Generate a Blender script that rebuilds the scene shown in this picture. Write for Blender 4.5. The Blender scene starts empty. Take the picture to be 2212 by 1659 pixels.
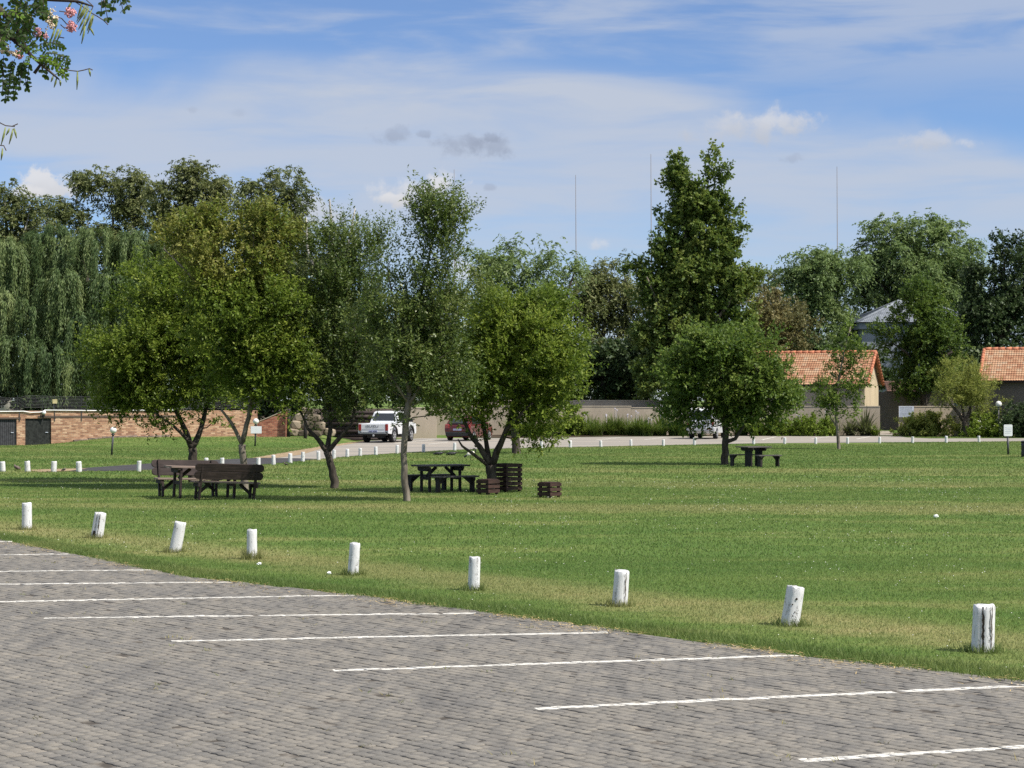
import bpy, bmesh, math, random
import numpy as np
from mathutils import Vector, Matrix

random.seed(7)
RNG = np.random.default_rng(7)
scene = bpy.context.scene
COL = scene.collection
F = 4250.0      # focal length in units of a 2212-wide picture
HC = 2.4        # camera height above the pavers
CX, CY = 1106.0, 862.0
R = math.radians

# ------------------------------------------------------------------ places
def smooth(t):
    t = np.clip(t, 0.0, 1.0)
    return t * t * (3 - 2 * t)

def terrain(X, Y):
    """gentle bank in front of the brick wall on the left"""
    X = np.asarray(X, float); Y = np.asarray(Y, float)
    h = 0.38 * smooth((Y - 96.5) / 8.0) * smooth((X + 25.2) / 4.6) * (1 - smooth((X + 11.2) / 2.2))
    far = 0.35 * smooth((Y - 131.0) / 20.0)
    return h * (1 - smooth((Y - 112) / 8)) + far

def th(X, Y):
    return float(terrain(X, Y))

def G(x, y):
    Y = HC * F / (y - CY)
    return ((x - CX) * Y / F, Y)

def P(x, y, Y):
    return Vector(((x - CX) * Y / F, Y, HC + (CY - y) * Y / F))

# ------------------------------------------------------------------ objects
def tag(o, label=None, cat=None, group=None, kind=None):
    if label: o['label'] = label
    if cat: o['category'] = cat
    if group: o['group'] = group
    if kind: o['kind'] = kind
    return o

def empty(name, loc, rz=0.0, ry=0.0, rx=0.0):
    o = bpy.data.objects.new(name, None)
    o.empty_display_size = 0.2
    COL.objects.link(o)
    o.location = loc
    o.rotation_euler = (rx, ry, rz)
    return o

def copy_tree(o, parent=None):
    c = o.copy()
    COL.objects.link(c)
    c.parent = parent
    for ch in o.children:
        copy_tree(ch, c)
    return c

def link(name, me, mat=None, parent=None, bevel=0.0, smoothed=False):
    o = bpy.data.objects.new(name, me)
    COL.objects.link(o)
    if mat is not None:
        me.materials.clear(); me.materials.append(mat)
    if parent is not None: o.parent = parent
    if smoothed:
        me.polygons.foreach_set('use_smooth', np.ones(len(me.polygons), bool))
    if bevel > 0:
        b = o.modifiers.new('bevel', 'BEVEL'); b.width = bevel; b.segments = 2; b.limit_method = 'ANGLE'; b.angle_limit = R(35)
    return o

def np_mesh(name, verts, faces_flat, nside, tint=None):
    """verts (n,3); faces_flat index array of constant polygon size nside"""
    me = bpy.data.meshes.new(name)
    verts = np.ascontiguousarray(verts, np.float32)
    faces_flat = np.ascontiguousarray(faces_flat, np.int32).ravel()
    nf = len(faces_flat) // nside
    me.vertices.add(len(verts)); me.vertices.foreach_set('co', verts.ravel())
    me.loops.add(len(faces_flat)); me.loops.foreach_set('vertex_index', faces_flat)
    me.polygons.add(nf); me.polygons.foreach_set('loop_start', np.arange(nf, dtype=np.int32) * nside)
    me.update(calc_edges=True)
    if tint is not None:
        a = me.attributes.new('tint', 'FLOAT', 'FACE')
        a.data.foreach_set('value', np.ascontiguousarray(tint, np.float32))
    return me

class MB:
    """collects shapes, then links them as one mesh object"""
    def __init__(self): self.v = []; self.f = []
    def add(self, vs, fs):
        n = len(self.v); self.v += [tuple(p) for p in vs]; self.f += [tuple(i + n for i in f) for f in fs]
        return self
    def box(self, c, s, rz=0.0, taper=1.0):
        cx, cy, cz = c; sx, sy, sz = [k / 2 for k in s]; vs = []
        for dz, t in ((-sz, 1.0), (sz, taper)):
            for dx, dy in ((-sx, -sy), (sx, -sy), (sx, sy), (-sx, sy)):
                x, y = dx * t, dy * t
                vs.append((cx + x * math.cos(rz) - y * math.sin(rz), cy + x * math.sin(rz) + y * math.cos(rz), cz + dz))
        return self.add(vs, [(0, 3, 2, 1), (4, 5, 6, 7), (0, 1, 5, 4), (1, 2, 6, 5), (2, 3, 7, 6), (3, 0, 4, 7)])
    def bar(self, p0, p1, w, h, up=(0, 0, 1)):
        p0 = Vector(p0); p1 = Vector(p1); d = (p1 - p0).normalized(); u = Vector(up)
        if abs(d.dot(u)) > 0.98: u = Vector((0, 1, 0))
        s = d.cross(u).normalized(); u = s.cross(d).normalized(); vs = []
        for p in (p0, p1):
            for a, b in ((-1, -1), (1, -1), (1, 1), (-1, 1)): vs.append(p + s * (a * w / 2) + u * (b * h / 2))
        return self.add(vs, [(0, 3, 2, 1), (4, 5, 6, 7), (0, 1, 5, 4), (1, 2, 6, 5), (2, 3, 7, 6), (3, 0, 4, 7)])
    def tube(self, pts, rad, n=8, cap=True):
        pts = [Vector(p) for p in pts]; vs = []; fs = []
        if not hasattr(rad, '__len__'): rad = [rad] * len(pts)
        ref = None
        for i, p in enumerate(pts):
            d = (pts[min(i + 1, len(pts) - 1)] - pts[max(i - 1, 0)])
            d = d.normalized() if d.length > 1e-9 else Vector((0, 0, 1))
            if ref is None: ref = Vector((1, 0, 0)) if abs(d.x) < 0.8 else Vector((0, 1, 0))
            s = (ref - d * ref.dot(d)).normalized(); ref = s; t = d.cross(s)
            for k in range(n):
                a = 2 * math.pi * k / n
                vs.append(p + (s * math.cos(a) + t * math.sin(a)) * rad[i])
        for i in range(len(pts) - 1):
            for k in range(n):
                a, b = i * n + k, i * n + (k + 1) % n
                fs.append((a, b, b + n, a + n))
        if cap:
            fs.append(tuple(range(n))[::-1]); fs.append(tuple(range((len(pts) - 1) * n, len(pts) * n)))
        return self.add(vs, fs)
    def lathe(self, prof, n=20, c=(0, 0, 0), axis='z'):
        vs = []; fs = []
        for (r, z) in prof:
            for k in range(n):
                a = 2 * math.pi * k / n; x, y = r * math.cos(a), r * math.sin(a)
                p = (x, y, z) if axis == 'z' else ((z, x, y) if axis == 'x' else (x, z, y))
                vs.append((p[0] + c[0], p[1] + c[1], p[2] + c[2]))
        m = len(prof)
        for i in range(m - 1):
            for k in range(n):
                a, b = i * n + k, i * n + (k + 1) % n
                fs.append((a, b, b + n, a + n))
        fs.append(tuple(range(n))[::-1]); fs.append(tuple(range((m - 1) * n, m * n)))
        return self.add(vs, fs)
    def ball(self, c, r, n=14, m=9, sc=(1, 1, 1), rot=None):
        vs = []; fs = []
        for i in range(m + 1):
            t = math.pi * i / m
            for k in range(n):
                a = 2 * math.pi * k / n
                p = Vector((math.sin(t) * math.cos(a) * sc[0], math.sin(t) * math.sin(a) * sc[1], math.cos(t) * sc[2])) * r
                if rot is not None: p = rot @ p
                vs.append(p + Vector(c))
        for i in range(m):
            for k in range(n):
                a, b = i * n + k, i * n + (k + 1) % n
                fs.append((a, a + n, b + n, b))
        return self.add(vs, fs)
    def prism(self, poly, y0, y1, plane='xz'):
        """poly in 2d, extruded along the third axis"""
        n = len(poly); vs = []
        for y in (y0, y1):
            for a, b in poly:
                vs.append((a, y, b) if plane == 'xz' else ((y, a, b) if plane == 'yz' else (a, b, y)))
        fs = [tuple(range(n))[::-1], tuple(range(n, 2 * n))]
        for i in range(n):
            j = (i + 1) % n; fs.append((i, j, j + n, i + n))
        return self.add(vs, fs)
    def mesh(self, name):
        me = bpy.data.meshes.new(name)
        me.from_pydata(self.v, [], self.f)
        bm = bmesh.new(); bm.from_mesh(me)
        bmesh.ops.remove_doubles(bm, verts=bm.verts, dist=1e-5)
        bmesh.ops.recalc_face_normals(bm, faces=bm.faces); bm.to_mesh(me); bm.free()
        me.update(); return me
    def build(self, name, mat, parent=None, bevel=0.0, smoothed=False):
        return link(name, self.mesh(name), mat, parent, bevel, smoothed)

def text_mesh(body, size, extrude=0.003):
    cu = bpy.data.curves.new('lettering', 'FONT'); cu.body = body; cu.size = size; cu.extrude = extrude
    cu.align_x = 'CENTER'; cu.align_y = 'CENTER'; cu.resolution_u = 3
    o = bpy.data.objects.new('lettering', cu); COL.objects.link(o)
    dg = bpy.context.evaluated_depsgraph_get(); dg.update()
    me = bpy.data.meshes.new_from_object(o.evaluated_get(dg))
    bpy.data.objects.remove(o); bpy.data.curves.remove(cu)
    return me

WORDS = ['first', 'second', 'third', 'fourth', 'fifth', 'sixth', 'seventh', 'eighth', 'ninth', 'tenth', 'eleventh', 'twelfth',
         'thirteenth', 'fourteenth', 'fifteenth', 'sixteenth', 'seventeenth', 'eighteenth', 'nineteenth', 'twentieth']
def ordinal(i):
    return WORDS[i] if i < 20 else 'twenty-' + WORDS[i - 20]

# ------------------------------------------------------------------ materials
class NT:
    def __init__(self, tree): self.t = tree
    def n(self, typ, **kw):
        nd = self.t.nodes.new(typ)
        for k, v in kw.items():
            setattr(nd, k, v)
        return nd
    def put(self, sock, v):
        if v is None: return
        if hasattr(v, 'is_output') or isinstance(v, bpy.types.NodeSocket): self.t.links.new(v, sock)
        elif hasattr(v, '__len__') and sock.type == 'RGBA' and len(v) == 3: sock.default_value = (*v, 1)
        else: sock.default_value = v
    def math(self, op, a, b=None, c=None, clamp=False):
        nd = self.n('ShaderNodeMath', operation=op, use_clamp=clamp)
        for i, v in enumerate((a, b, c)):
            if v is not None: self.put(nd.inputs[i], v)
        return nd.outputs[0]
    def vmath(self, op, a, b=None):
        nd = self.n('ShaderNodeVectorMath', operation=op); self.put(nd.inputs[0], a)
        if b is not None: self.put(nd.inputs[1], b)
        return nd.outputs[0]
    def mix(self, fac, a, b, mode='MIX'):
        nd = self.n('ShaderNodeMix', data_type='RGBA', blend_type=mode)
        self.put(nd.inputs[0], fac); self.put(nd.inputs[6], a); self.put(nd.inputs[7], b); return nd.outputs[2]
    def noise(self, vec, scale, detail=3.0, rough=0.55, dist=0.0):
        nd = self.n('ShaderNodeTexNoise'); self.put(nd.inputs['Vector'], vec)
        nd.inputs['Scale'].default_value = scale; nd.inputs['Detail'].default_value = detail
        nd.inputs['Roughness'].default_value = rough; nd.inputs['Distortion'].default_value = dist
        return nd.outputs['Fac']
    def ramp(self, fac, stops):
        nd = self.n('ShaderNodeValToRGB'); self.put(nd.inputs[0], fac); e = nd.color_ramp.elements
        while len(e) < len(stops): e.new(0.5)
        for i, (p, c) in enumerate(stops):
            e[i].position = p; e[i].color = (*c, 1) if len(c) == 3 else c
        return nd.outputs[0]
    def rng(self, v, a, b, c=0.0, d=1.0, smoothed=True):
        nd = self.n('ShaderNodeMapRange', interpolation_type='SMOOTHSTEP' if smoothed else 'LINEAR')
        self.put(nd.inputs[0], v); self.put(nd.inputs[1], a); self.put(nd.inputs[2], b); self.put(nd.inputs[3], c); self.put(nd.inputs[4], d)
        return nd.outputs[0]
    def mapping(self, vec, scale=(1, 1, 1), rot=(0, 0, 0), loc=(0, 0, 0)):
        nd = self.n('ShaderNodeMapping'); self.put(nd.inputs[0], vec)
        nd.inputs['Scale'].default_value = scale; nd.inputs['Rotation'].default_value = rot; nd.inputs['Location'].default_value = loc
        return nd.outputs[0]
    def pos(self): return self.n('ShaderNodeNewGeometry').outputs['Position']
    def objc(self): return self.n('ShaderNodeTexCoord').outputs['Object']
    def attr(self, name):
        return self.n('ShaderNodeAttribute', attribute_name=name).outputs['Fac']
    def sep(self, v):
        nd = self.n('ShaderNodeSeparateXYZ'); self.put(nd.inputs[0], v); return nd.outputs
    def comb(self, x, y, z):
        nd = self.n('ShaderNodeCombineXYZ')
        for i, v in enumerate((x, y, z)): self.put(nd.inputs[i], v)
        return nd.outputs[0]
    def bump(self, h, strength=0.4, dist=0.02):
        nd = self.n('ShaderNodeBump'); nd.inputs['Strength'].default_value = strength; nd.inputs['Distance'].default_value = dist
        self.put(nd.inputs['Height'], h); return nd.outputs[0]
    def surf(self, col, rough=0.7, spec=0.3, normal=None, metal=0.0, coat=0.0):
        p = self.n('ShaderNodeBsdfPrincipled'); self.put(p.inputs['Base Color'], col); self.put(p.inputs['Roughness'], rough)
        p.inputs['Specular IOR Level'].default_value = spec; p.inputs['Metallic'].default_value = metal
        p.inputs['Coat Weight'].default_value = coat
        if normal is not None: self.put(p.inputs['Normal'], normal)
        return p.outputs[0]
    def out(self, sh):
        o = self.n('ShaderNodeOutputMaterial'); self.t.links.new(sh, o.inputs[0])

MATS = {}
def mat(name):
    m = bpy.data.materials.new(name); m.use_nodes = True; m.node_tree.nodes.clear(); MATS[name] = m
    return m, NT(m.node_tree)

def plain(name, c, rough=0.6, spec=0.4, metal=0.0, coat=0.0, var=0.12, scale=6.0, bump=0.0):
    m, t = mat(name)
    nz = t.noise(t.objc(), scale, 4.0)
    lo = tuple(k * (1 - var) for k in c); hi = tuple(min(1, k * (1 + var)) for k in c)
    col = t.mix(t.rng(nz, 0.3, 0.7), lo, hi)
    nrm = t.bump(t.noise(t.objc(), scale * 6, 3.0), bump, 0.01) if bump else None
    t.out(t.surf(col, rough, spec, nrm, metal, coat)); return m

def leaf_mat(name, stops, trans=0.3, tcol=(0.16, 0.24, 0.03), rough=0.52, spec=0.24):
    m, t = mat(name)
    col = t.ramp(t.attr('tint'), stops)
    s = t.surf(col, rough, spec)
    tr = t.n('ShaderNodeBsdfTranslucent'); t.put(tr.inputs[0], t.mix(0.5, col, tcol))
    mx = t.n('ShaderNodeMixShader'); mx.inputs[0].default_value = trans
    t.t.links.new(s, mx.inputs[1]); t.t.links.new(tr.outputs[0], mx.inputs[2])
    t.out(mx.outputs[0]); return m

def bark_mat(name, a, b, scale=9.0):
    m, t = mat(name); p = t.mapping(t.objc(), (1, 1, 0.25))
    nz = t.noise(p, scale, 5.0, 0.65); pt = t.noise(t.objc(), 2.2, 3.0)
    col = t.mix(t.rng(nz, 0.35, 0.65), a, b)
    col = t.mix(t.rng(pt, 0.5, 0.75, 0, 0.5), col, tuple(min(1, k * 1.6) for k in b))
    t.out(t.surf(col, 0.85, 0.2, t.bump(nz, 0.8, 0.02))); return m
# ------------------------------------------------------------------ camera, sun, sky
cam_d = bpy.data.cameras.new('camera'); cam = bpy.data.objects.new('camera', cam_d); COL.objects.link(cam)
cam.location = (0, 0, HC); cam.rotation_euler = (R(90), 0, 0)
cam_d.sensor_fit = 'HORIZONTAL'; cam_d.sensor_width = 36.0; cam_d.lens = 36.0 * F / 2212.0
cam_d.shift_y = (862 - 829.5) / 2212.0
cam_d.clip_start = 0.1; cam_d.clip_end = 6000
scene.camera = cam

SUN_A, SUN_E = R(-25), R(51)
sv = Vector((math.cos(SUN_E) * math.cos(SUN_A), math.cos(SUN_E) * math.sin(SUN_A), math.sin(SUN_E)))
sl = bpy.data.lights.new('sun', 'SUN'); sl.energy = 4.3; sl.angle = R(0.5); sl.color = (1.0, 0.95, 0.86)
so = bpy.data.objects.new('sun', sl); COL.objects.link(so); so.rotation_euler = sv.to_track_quat('Z', 'Y').to_euler(); so.location = (40, -20, 60)

w = bpy.data.worlds.new('World'); scene.world = w; w.use_nodes = True; w.node_tree.nodes.clear()
t = NT(w.node_tree)
sky = t.n('ShaderNodeTexSky'); sky.sky_type = 'NISHITA'; sky.sun_disc = False
sky.sun_elevation = SUN_E; sky.sun_rotation = math.atan2(sv.x, sv.y)
sky.altitude = 1500; sky.air_density = 1.0; sky.dust_density = 0.3; sky.ozone_density = 4.0
d = t.n('ShaderNodeTexCoord').outputs['Generated']
dx, dy, dz = t.sep(d)[:3]
az = t.math('ARCTAN2', dx, dy); el = t.math('ARCSINE', dz)
p2 = t.comb(az, el, 0.0)
# soft streaks of high cirrus
n_big = t.noise(t.mapping(p2, (5, 14, 1), (0, 0, R(-6)), (3.1, 0.4, 0)), 1.0, 5.0, 0.5, 0.6)
n_str = t.noise(t.mapping(p2, (9, 60, 1), (0, 0, R(5)), (1.3, 2.2, 0)), 1.0, 6.0, 0.55, 0.4)
n_fine = t.noise(t.mapping(p2, (40, 90, 1)), 1.0, 5.0, 0.6, 0.3)
wob = t.math('MULTIPLY_ADD', t.math('SUBTRACT', n_big, 0.5), 0.06, 0.0)
azo = t.math('ADD', az, 0.06)
el_u = t.math('ADD', t.math('MULTIPLY_ADD', t.math('MULTIPLY', azo, azo), -0.42, 0.170), wob)
arch = t.rng(t.math('SUBTRACT', el, el_u), 0.012, -0.020)
low = t.rng(t.math('MULTIPLY_ADD', n_str, 0.06, el), 0.075, 0.15, 0.42, 1.0)
left_gap = t.rng(t.math('ADD', t.math('MULTIPLY', az, 0.35), t.math('MULTIPLY_ADD', n_str, 0.03, el)), 0.028, 0.06, 0.25, 1.0)
body = t.math('MULTIPLY', t.math('MULTIPLY', arch, low), t.math('MULTIPLY', t.rng(n_str, 0.25, 0.6, 0.62, 1.0), left_gap))
veil = t.math('MULTIPLY', t.rng(t.math('ADD', n_str, t.math('MULTIPLY', az, 0.7)), 0.40, 0.72, 0.05, 0.62), t.rng(el, 0.13, 0.19))
fog = t.rng(el, 0.09, 0.0, 0.0, 0.45)
cir = t.math('MINIMUM', t.math('ADD', t.math('ADD', t.math('MULTIPLY', body, 0.85), veil), t.math('MULTIPLY', fog, t.rng(n_big, 0.35, 0.65))), 0.92)
skyc = t.n('ShaderNodeVectorMath', operation='MULTIPLY'); t.put(skyc.inputs[0], sky.outputs[0]); skyc.inputs[1].default_value = (0.485, 0.53, 0.62)
STR = 0.135
def disp(c): return tuple(k / STR for k in c)
col = t.mix(cir, skyc.outputs[0], disp((0.352, 0.386, 0.452)))
# small cumulus puffs
wx = t.math('MULTIPLY', t.math('SUBTRACT', n_fine, 0.5), 1.5)
n_puf = t.noise(t.mapping(p2, (75, 75, 1), (0, 0, 0), (0.7, 1.9, 0)), 1.0, 6.0, 0.62, 0.2)
def puff(x, y, rx, ry, c, dens, soft=0.75):
    global col
    a0 = math.atan((x - CX) / F); e0 = math.atan((CY - y) / F)
    u = t.math('MULTIPLY', t.math('SUBTRACT', az, a0), F / rx); v = t.math('MULTIPLY', t.math('SUBTRACT', el, e0), F / ry)
    q = t.math('SQRT', t.math('ADD', t.math('MULTIPLY', u, u), t.math('MULTIPLY', v, v)))
    q = t.math('ADD', q, t.math('MULTIPLY', t.math('SUBTRACT', n_puf, 0.5), 3.2))
    fac = t.rng(q, 1.0, 1.0 - soft, 0.0, dens)
    shade = t.rng(t.math('ADD', v, wx), -0.8, 0.5)
    cc = t.mix(shade, tuple(k * 0.86 for k in c), c)
    col = t.mix(fac, col, cc)
WH = disp((0.49, 0.49, 0.505)); PW = disp((0.405, 0.42, 0.46)); GY = disp((0.225, 0.26, 0.34))
for a in ((905, 412, 100, 34, WH, 0.7, .95), (960, 398, 55, 28, WH, 0.8), (845, 430, 40, 16, WH, 0.8), (98, 412, 62, 36, WH, 0.9, 0.5), (60, 430, 40, 22, WH, 0.8), (690, 458, 62, 38, PW, 0.7),
          (850, 294, 60, 24, GY, 0.55, .95), (915, 290, 25, 10, GY, 0.5), (985, 312, 75, 32, GY, 0.6, .95), (1068, 316, 62, 30, GY, 0.6, .95), (1060, 296, 26, 14, GY, 0.6),
          (1630, 278, 150, 46, PW, 0.7, .98), (1660, 265, 70, 24, WH, 0.35, .98), (2015, 318, 110, 24, PW, 0.65, .98), (2085, 322, 44, 16, WH, 0.35, .98), (1710, 348, 30, 14, GY, 0.35),
          (412, 245, 18, 9, GY, 0.25, .95), (512, 250, 24, 11, GY, 0.2, .95), (1290, 532, 36, 18, WH, 0.5), (1060, 404, 16, 10, GY, 0.4), (1010, 585, 40, 30, WH, 0.6)):
    puff(*a)
high = t.math('MULTIPLY', t.rng(el, 0.26, 0.60), t.rng(n_big, 0.30, 0.62, 0.30, 0.75)); col = t.mix(high, col, disp((0.66, 0.68, 0.71)))  # bright cloud veil added above the view to lift the fill light
bg = t.n('ShaderNodeBackground'); t.put(bg.inputs[0], col); bg.inputs[1].default_value = STR
wo = t.n('ShaderNodeOutputWorld'); t.t.links.new(bg.outputs[0], wo.inputs[0])

vs = scene.view_settings
scene.display_settings.display_device = 'sRGB'
vs.view_transform = 'Standard'; vs.look = 'None'; vs.exposure = 0.62; vs.gamma = 1.0; vs.use_curve_mapping = False
scene.cycles.max_bounces = 6; scene.cycles.transparent_max_bounces = 6; scene.cycles.diffuse_bounces = 3
scene.cycles.use_denoising = False

# ------------------------------------------------------------------ setting materials
def lawn_colour(t, blades=False):
    p = t.pos()
    px, py = t.sep(p)[:2]
    st = t.noise(t.mapping(p, (0.10, 0.34, 0.0), (0, 0, R(4)), (2.0, 5.3, 0)), 1.0, 4.0, 0.55, 0.3)
    sm = t.noise(t.mapping(p, (0.55, 0.9, 0.0)), 1.0, 4.0, 0.6)
    fine = t.noise(p, 9.0, 3.0, 0.6)
    # two pale mown swathes across the lawn
    def band(y0, wd, amt):
        q = t.math('ABSOLUTE', t.math('DIVIDE', t.math('SUBTRACT', t.math('MULTIPLY_ADD', sm, 2.2, t.math('ADD', py, t.math('MULTIPLY', px, 0.05))), y0 + 1.1), wd))
        return t.rng(q, 1.0, 0.2, 0.0, amt)
    dry = t.rng(t.math('MULTIPLY_ADD', sm, 0.45, t.math('MULTIPLY', st, 0.75)), 0.58, 0.84, 0.0, 0.7)
    right = t.rng(px, -5.0, 1.0)
    dry = t.math('ADD', dry, t.math('MULTIPLY', t.math('ADD', band(43.5, 2.6, 0.55), t.math('ADD', band(56.0, 3.0, 0.35), band(66, 3.5, 0.3))), t.rng(px, -7.0, 0.0, 0.35, 1.0)))
    # dry verge along the posts
    ln = t.math('ADD', t.math('MULTIPLY', px, 0.772), t.math('MULTIPLY', py, 0.636))
    vg = t.rng(t.math('ABSOLUTE', t.math('SUBTRACT', t.math('MULTIPLY_ADD', sm, 1.6, ln), 16.9)), 1.3, 0.2, 0.0, 0.6)
    dry = t.math('MINIMUM', t.math('ADD', dry, vg), 1.0)
    dry = t.math('MULTIPLY', dry, t.rng(fine, 0.25, 0.6, 0.55, 1.0))
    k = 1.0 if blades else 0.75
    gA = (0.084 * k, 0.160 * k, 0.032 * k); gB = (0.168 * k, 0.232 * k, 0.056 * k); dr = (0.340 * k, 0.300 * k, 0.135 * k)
    base = t.mix(t.rng(t.math('MULTIPLY_ADD', st, 0.45, t.math('MULTIPLY_ADD', sm, 0.25, t.math('MULTIPLY', fine, 0.3))), 0.36, 0.64), gA, gB)
    return t.mix(dry, base, dr), fine

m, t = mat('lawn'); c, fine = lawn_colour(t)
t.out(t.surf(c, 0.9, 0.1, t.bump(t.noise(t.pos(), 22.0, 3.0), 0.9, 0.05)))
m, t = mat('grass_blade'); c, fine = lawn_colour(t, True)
c = t.mix(t.rng(t.attr('tint'), 0.0, 1.0, 0.0, 1.0, False), t.mix(0.28, c, (0.05, 0.11, 0.02)), t.mix(0.28, c, (0.46, 0.48, 0.20)))
s = t.surf(c, 0.55, 0.25); tr = t.n('ShaderNodeBsdfTranslucent'); t.put(tr.inputs[0], c)
mx = t.n('ShaderNodeMixShader'); mx.inputs[0].default_value = 0.45; t.t.links.new(s, mx.inputs[1]); t.t.links.new(tr.outputs[0], mx.inputs[2]); t.out(mx.outputs[0])

m, t = mat('paver')
p = t.pos(); big = t.noise(t.mapping(p, (0.5, 0.8, 0.5)), 1.0, 5.0, 0.6); sm = t.noise(p, 30.0, 4.0, 0.7); gr = t.noise(p, 160.0, 2.0)
c = t.ramp(t.attr('tint'), [(0.0, (0.110, 0.104, 0.094)), (0.35, (0.155, 0.144, 0.127)), (0.7, (0.184, 0.168, 0.145)), (1.0, (0.235, 0.208, 0.172))])
c = t.mix(t.rng(big, 0.40, 0.62, 0.0, 0.6), c, (0.135, 0.129, 0.122)); med = t.noise(t.mapping(p, (4.0, 2.2, 1), (0, 0, R(39))), 1.0, 5.0, 0.7); c = t.mix(t.rng(med, 0.48, 0.64, 0.0, 0.65), c, (0.245, 0.220, 0.184)); c = t.mix(t.rng(med, 0.48, 0.32, 0.0, 0.55), c, (0.095, 0.091, 0.086))
c = t.mix(t.rng(sm, 0.45, 0.7, 0.0, 0.35), c, (0.27, 0.247, 0.216))
c = t.mix(t.rng(gr, 0.35, 0.65, 0.0, 0.25), c, (0.10, 0.095, 0.09)); tyre = t.noise(t.mapping(p, (2.2, 0.35, 1), (0, 0, R(-50))), 1.0, 3.0, 0.5); c = t.mix(t.rng(tyre, 0.54, 0.70, 0.0, 0.5), c, (0.085, 0.082, 0.080)); spot = t.noise(p, 2.6, 2.0); c = t.mix(t.rng(spot, 0.70, 0.76, 0.0, 0.5), c, (0.07, 0.066, 0.062))
PAVER_T, PAVER_C, PAVER_H = t, c, t.math('ADD', sm, t.math('MULTIPLY', gr, 0.4))
m, t = mat('joint_sand'); p = t.pos(); nz = t.noise(p, 7.0, 4.0)
t.out(t.surf(t.mix(t.rng(nz, 0.4, 0.65), (0.070, 0.062, 0.054), (0.19, 0.172, 0.15)), 0.95, 0.1))
m, t = mat('line_paint'); p = t.pos(); nz = t.noise(p, 26.0, 5.0, 0.7); n2 = t.noise(p, 5.0, 3.0)
t.out(t.surf(t.mix(t.rng(t.math('MULTIPLY_ADD', n2, 0.35, nz), 0.74, 0.86), (0.62, 0.60, 0.55), (0.33, 0.30, 0.26)), 0.7, 0.2, t.bump(nz, 0.4, 0.004)))
m, t = mat('pale_tarmac'); p = t.pos(); st = t.noise(t.mapping(p, (0.12, 0.7, 1)), 1.0, 4.0, 0.6, 0.4); gr = t.noise(p, 14.0, 4.0, 0.7)
c = t.mix(t.rng(st, 0.35, 0.68), (0.22, 0.205, 0.187), (0.33, 0.29, 0.245)); c = t.mix(t.rng(gr, 0.4, 0.7, 0, 0.35), c, (0.17, 0.16, 0.15))
t.out(t.surf(c, 0.9, 0.2, t.bump(gr, 0.5, 0.01)))
m, t = mat('dark_tarmac'); p = t.pos(); gr = t.noise(t.mapping(p, (0.6, 1.5, 1)), 2.0, 5.0, 0.7)
t.out(t.surf(t.mix(t.rng(gr, 0.35, 0.7), (0.030, 0.029, 0.031), (0.062, 0.058, 0.058)), 0.85, 0.25))
m, t = mat('bare_soil'); p = t.pos(); gr = t.noise(p, 5.0, 5.0, 0.7)
t.out(t.surf(t.mix(t.rng(gr, 0.35, 0.65), (0.20, 0.14, 0.085), (0.34, 0.26, 0.17)), 0.95, 0.1, t.bump(gr, 0.6, 0.03)))
m, t = mat('garden_soil'); p = t.pos(); gr = t.noise(p, 5.0, 5.0, 0.7)
t.out(t.surf(t.mix(t.rng(gr, 0.35, 0.65), (0.030, 0.022, 0.015), (0.085, 0.065, 0.045)), 0.95, 0.1, t.bump(gr, 0.6, 0.03)))

def brick_mat(name, c1, c2, c3, mortar, bw=0.23, rh=0.085):
    m, t = mat(name); p = t.objc(); x, y, z = t.sep(p)[:3]
    br = t.n('ShaderNodeTexBrick'); t.put(br.inputs['Vector'], t.comb(t.math('ADD', x, y), z, 0.0))
    br.inputs['Color1'].default_value = (0, 0, 0, 1); br.inputs['Color2'].default_value = (1, 1, 1, 1); br.inputs['Mortar'].default_value = (0.5, 0.5, 0.5, 1)
    br.inputs['Scale'].default_value = 1.0; br.inputs['Mortar Size'].default_value = 0.007; br.inputs['Brick Width'].default_value = bw; br.inputs['Row Height'].default_value = rh
    br.inputs['Mortar Smooth'].default_value = 0.2
    pn = t.noise(t.mapping(p, (3.2, 3.2, 6.5)), 1.0, 4.0, 0.7)
    f = t.math('MULTIPLY_ADD', br.outputs['Color'], 0.45, t.math('MULTIPLY', pn, 0.6))
    c = t.ramp(f, [(0.22, c1), (0.5, c2), (0.78, c3)])
    c = t.mix(br.outputs['Fac'], c, mortar)
    h = t.math('SUBTRACT', t.math('MULTIPLY', pn, 0.5), br.outputs['Fac'])
    t.out(t.surf(c, 0.9, 0.15, t.bump(h, 0.9, 0.03))); return m
brick_mat('buff_brick', (0.19, 0.095, 0.065), (0.42, 0.235, 0.145), (0.58, 0.40, 0.265), (0.42, 0.32, 0.235))
brick_mat('red_brick', (0.20, 0.07, 0.05), (0.36, 0.13, 0.085), (0.52, 0.24, 0.15), (0.36, 0.27, 0.20))

def plaster(name, c, var=0.1):
    m, t = mat(name); p = t.pos(); nz = t.noise(p, 60.0, 3.0, 0.7); st = t.noise(t.mapping(p, (0.7, 0.7, 0.25)), 1.0, 4.0)
    lo = tuple(k * (1 - var) for k in c); hi = tuple(k * (1 + var) for k in c)
    c2 = t.mix(t.rng(st, 0.35, 0.65), lo, hi); c2 = t.mix(t.rng(nz, 0.4, 0.7, 0, 0.25), c2, lo)
    t.out(t.surf(c2, 0.9, 0.15, t.bump(nz, 0.6, 0.01))); return m
plaster('taupe_plaster', (0.42, 0.350, 0.27)); plaster('cream_coping', (0.52, 0.44, 0.34)); plaster('cream_plaster', (0.47, 0.385, 0.265))
plaster('blue_plaster', (0.24, 0.26, 0.31)); plaster('dark_plaster', (0.15, 0.13, 0.115)); plaster('stone', (0.20, 0.165, 0.12), 0.6)

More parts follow.
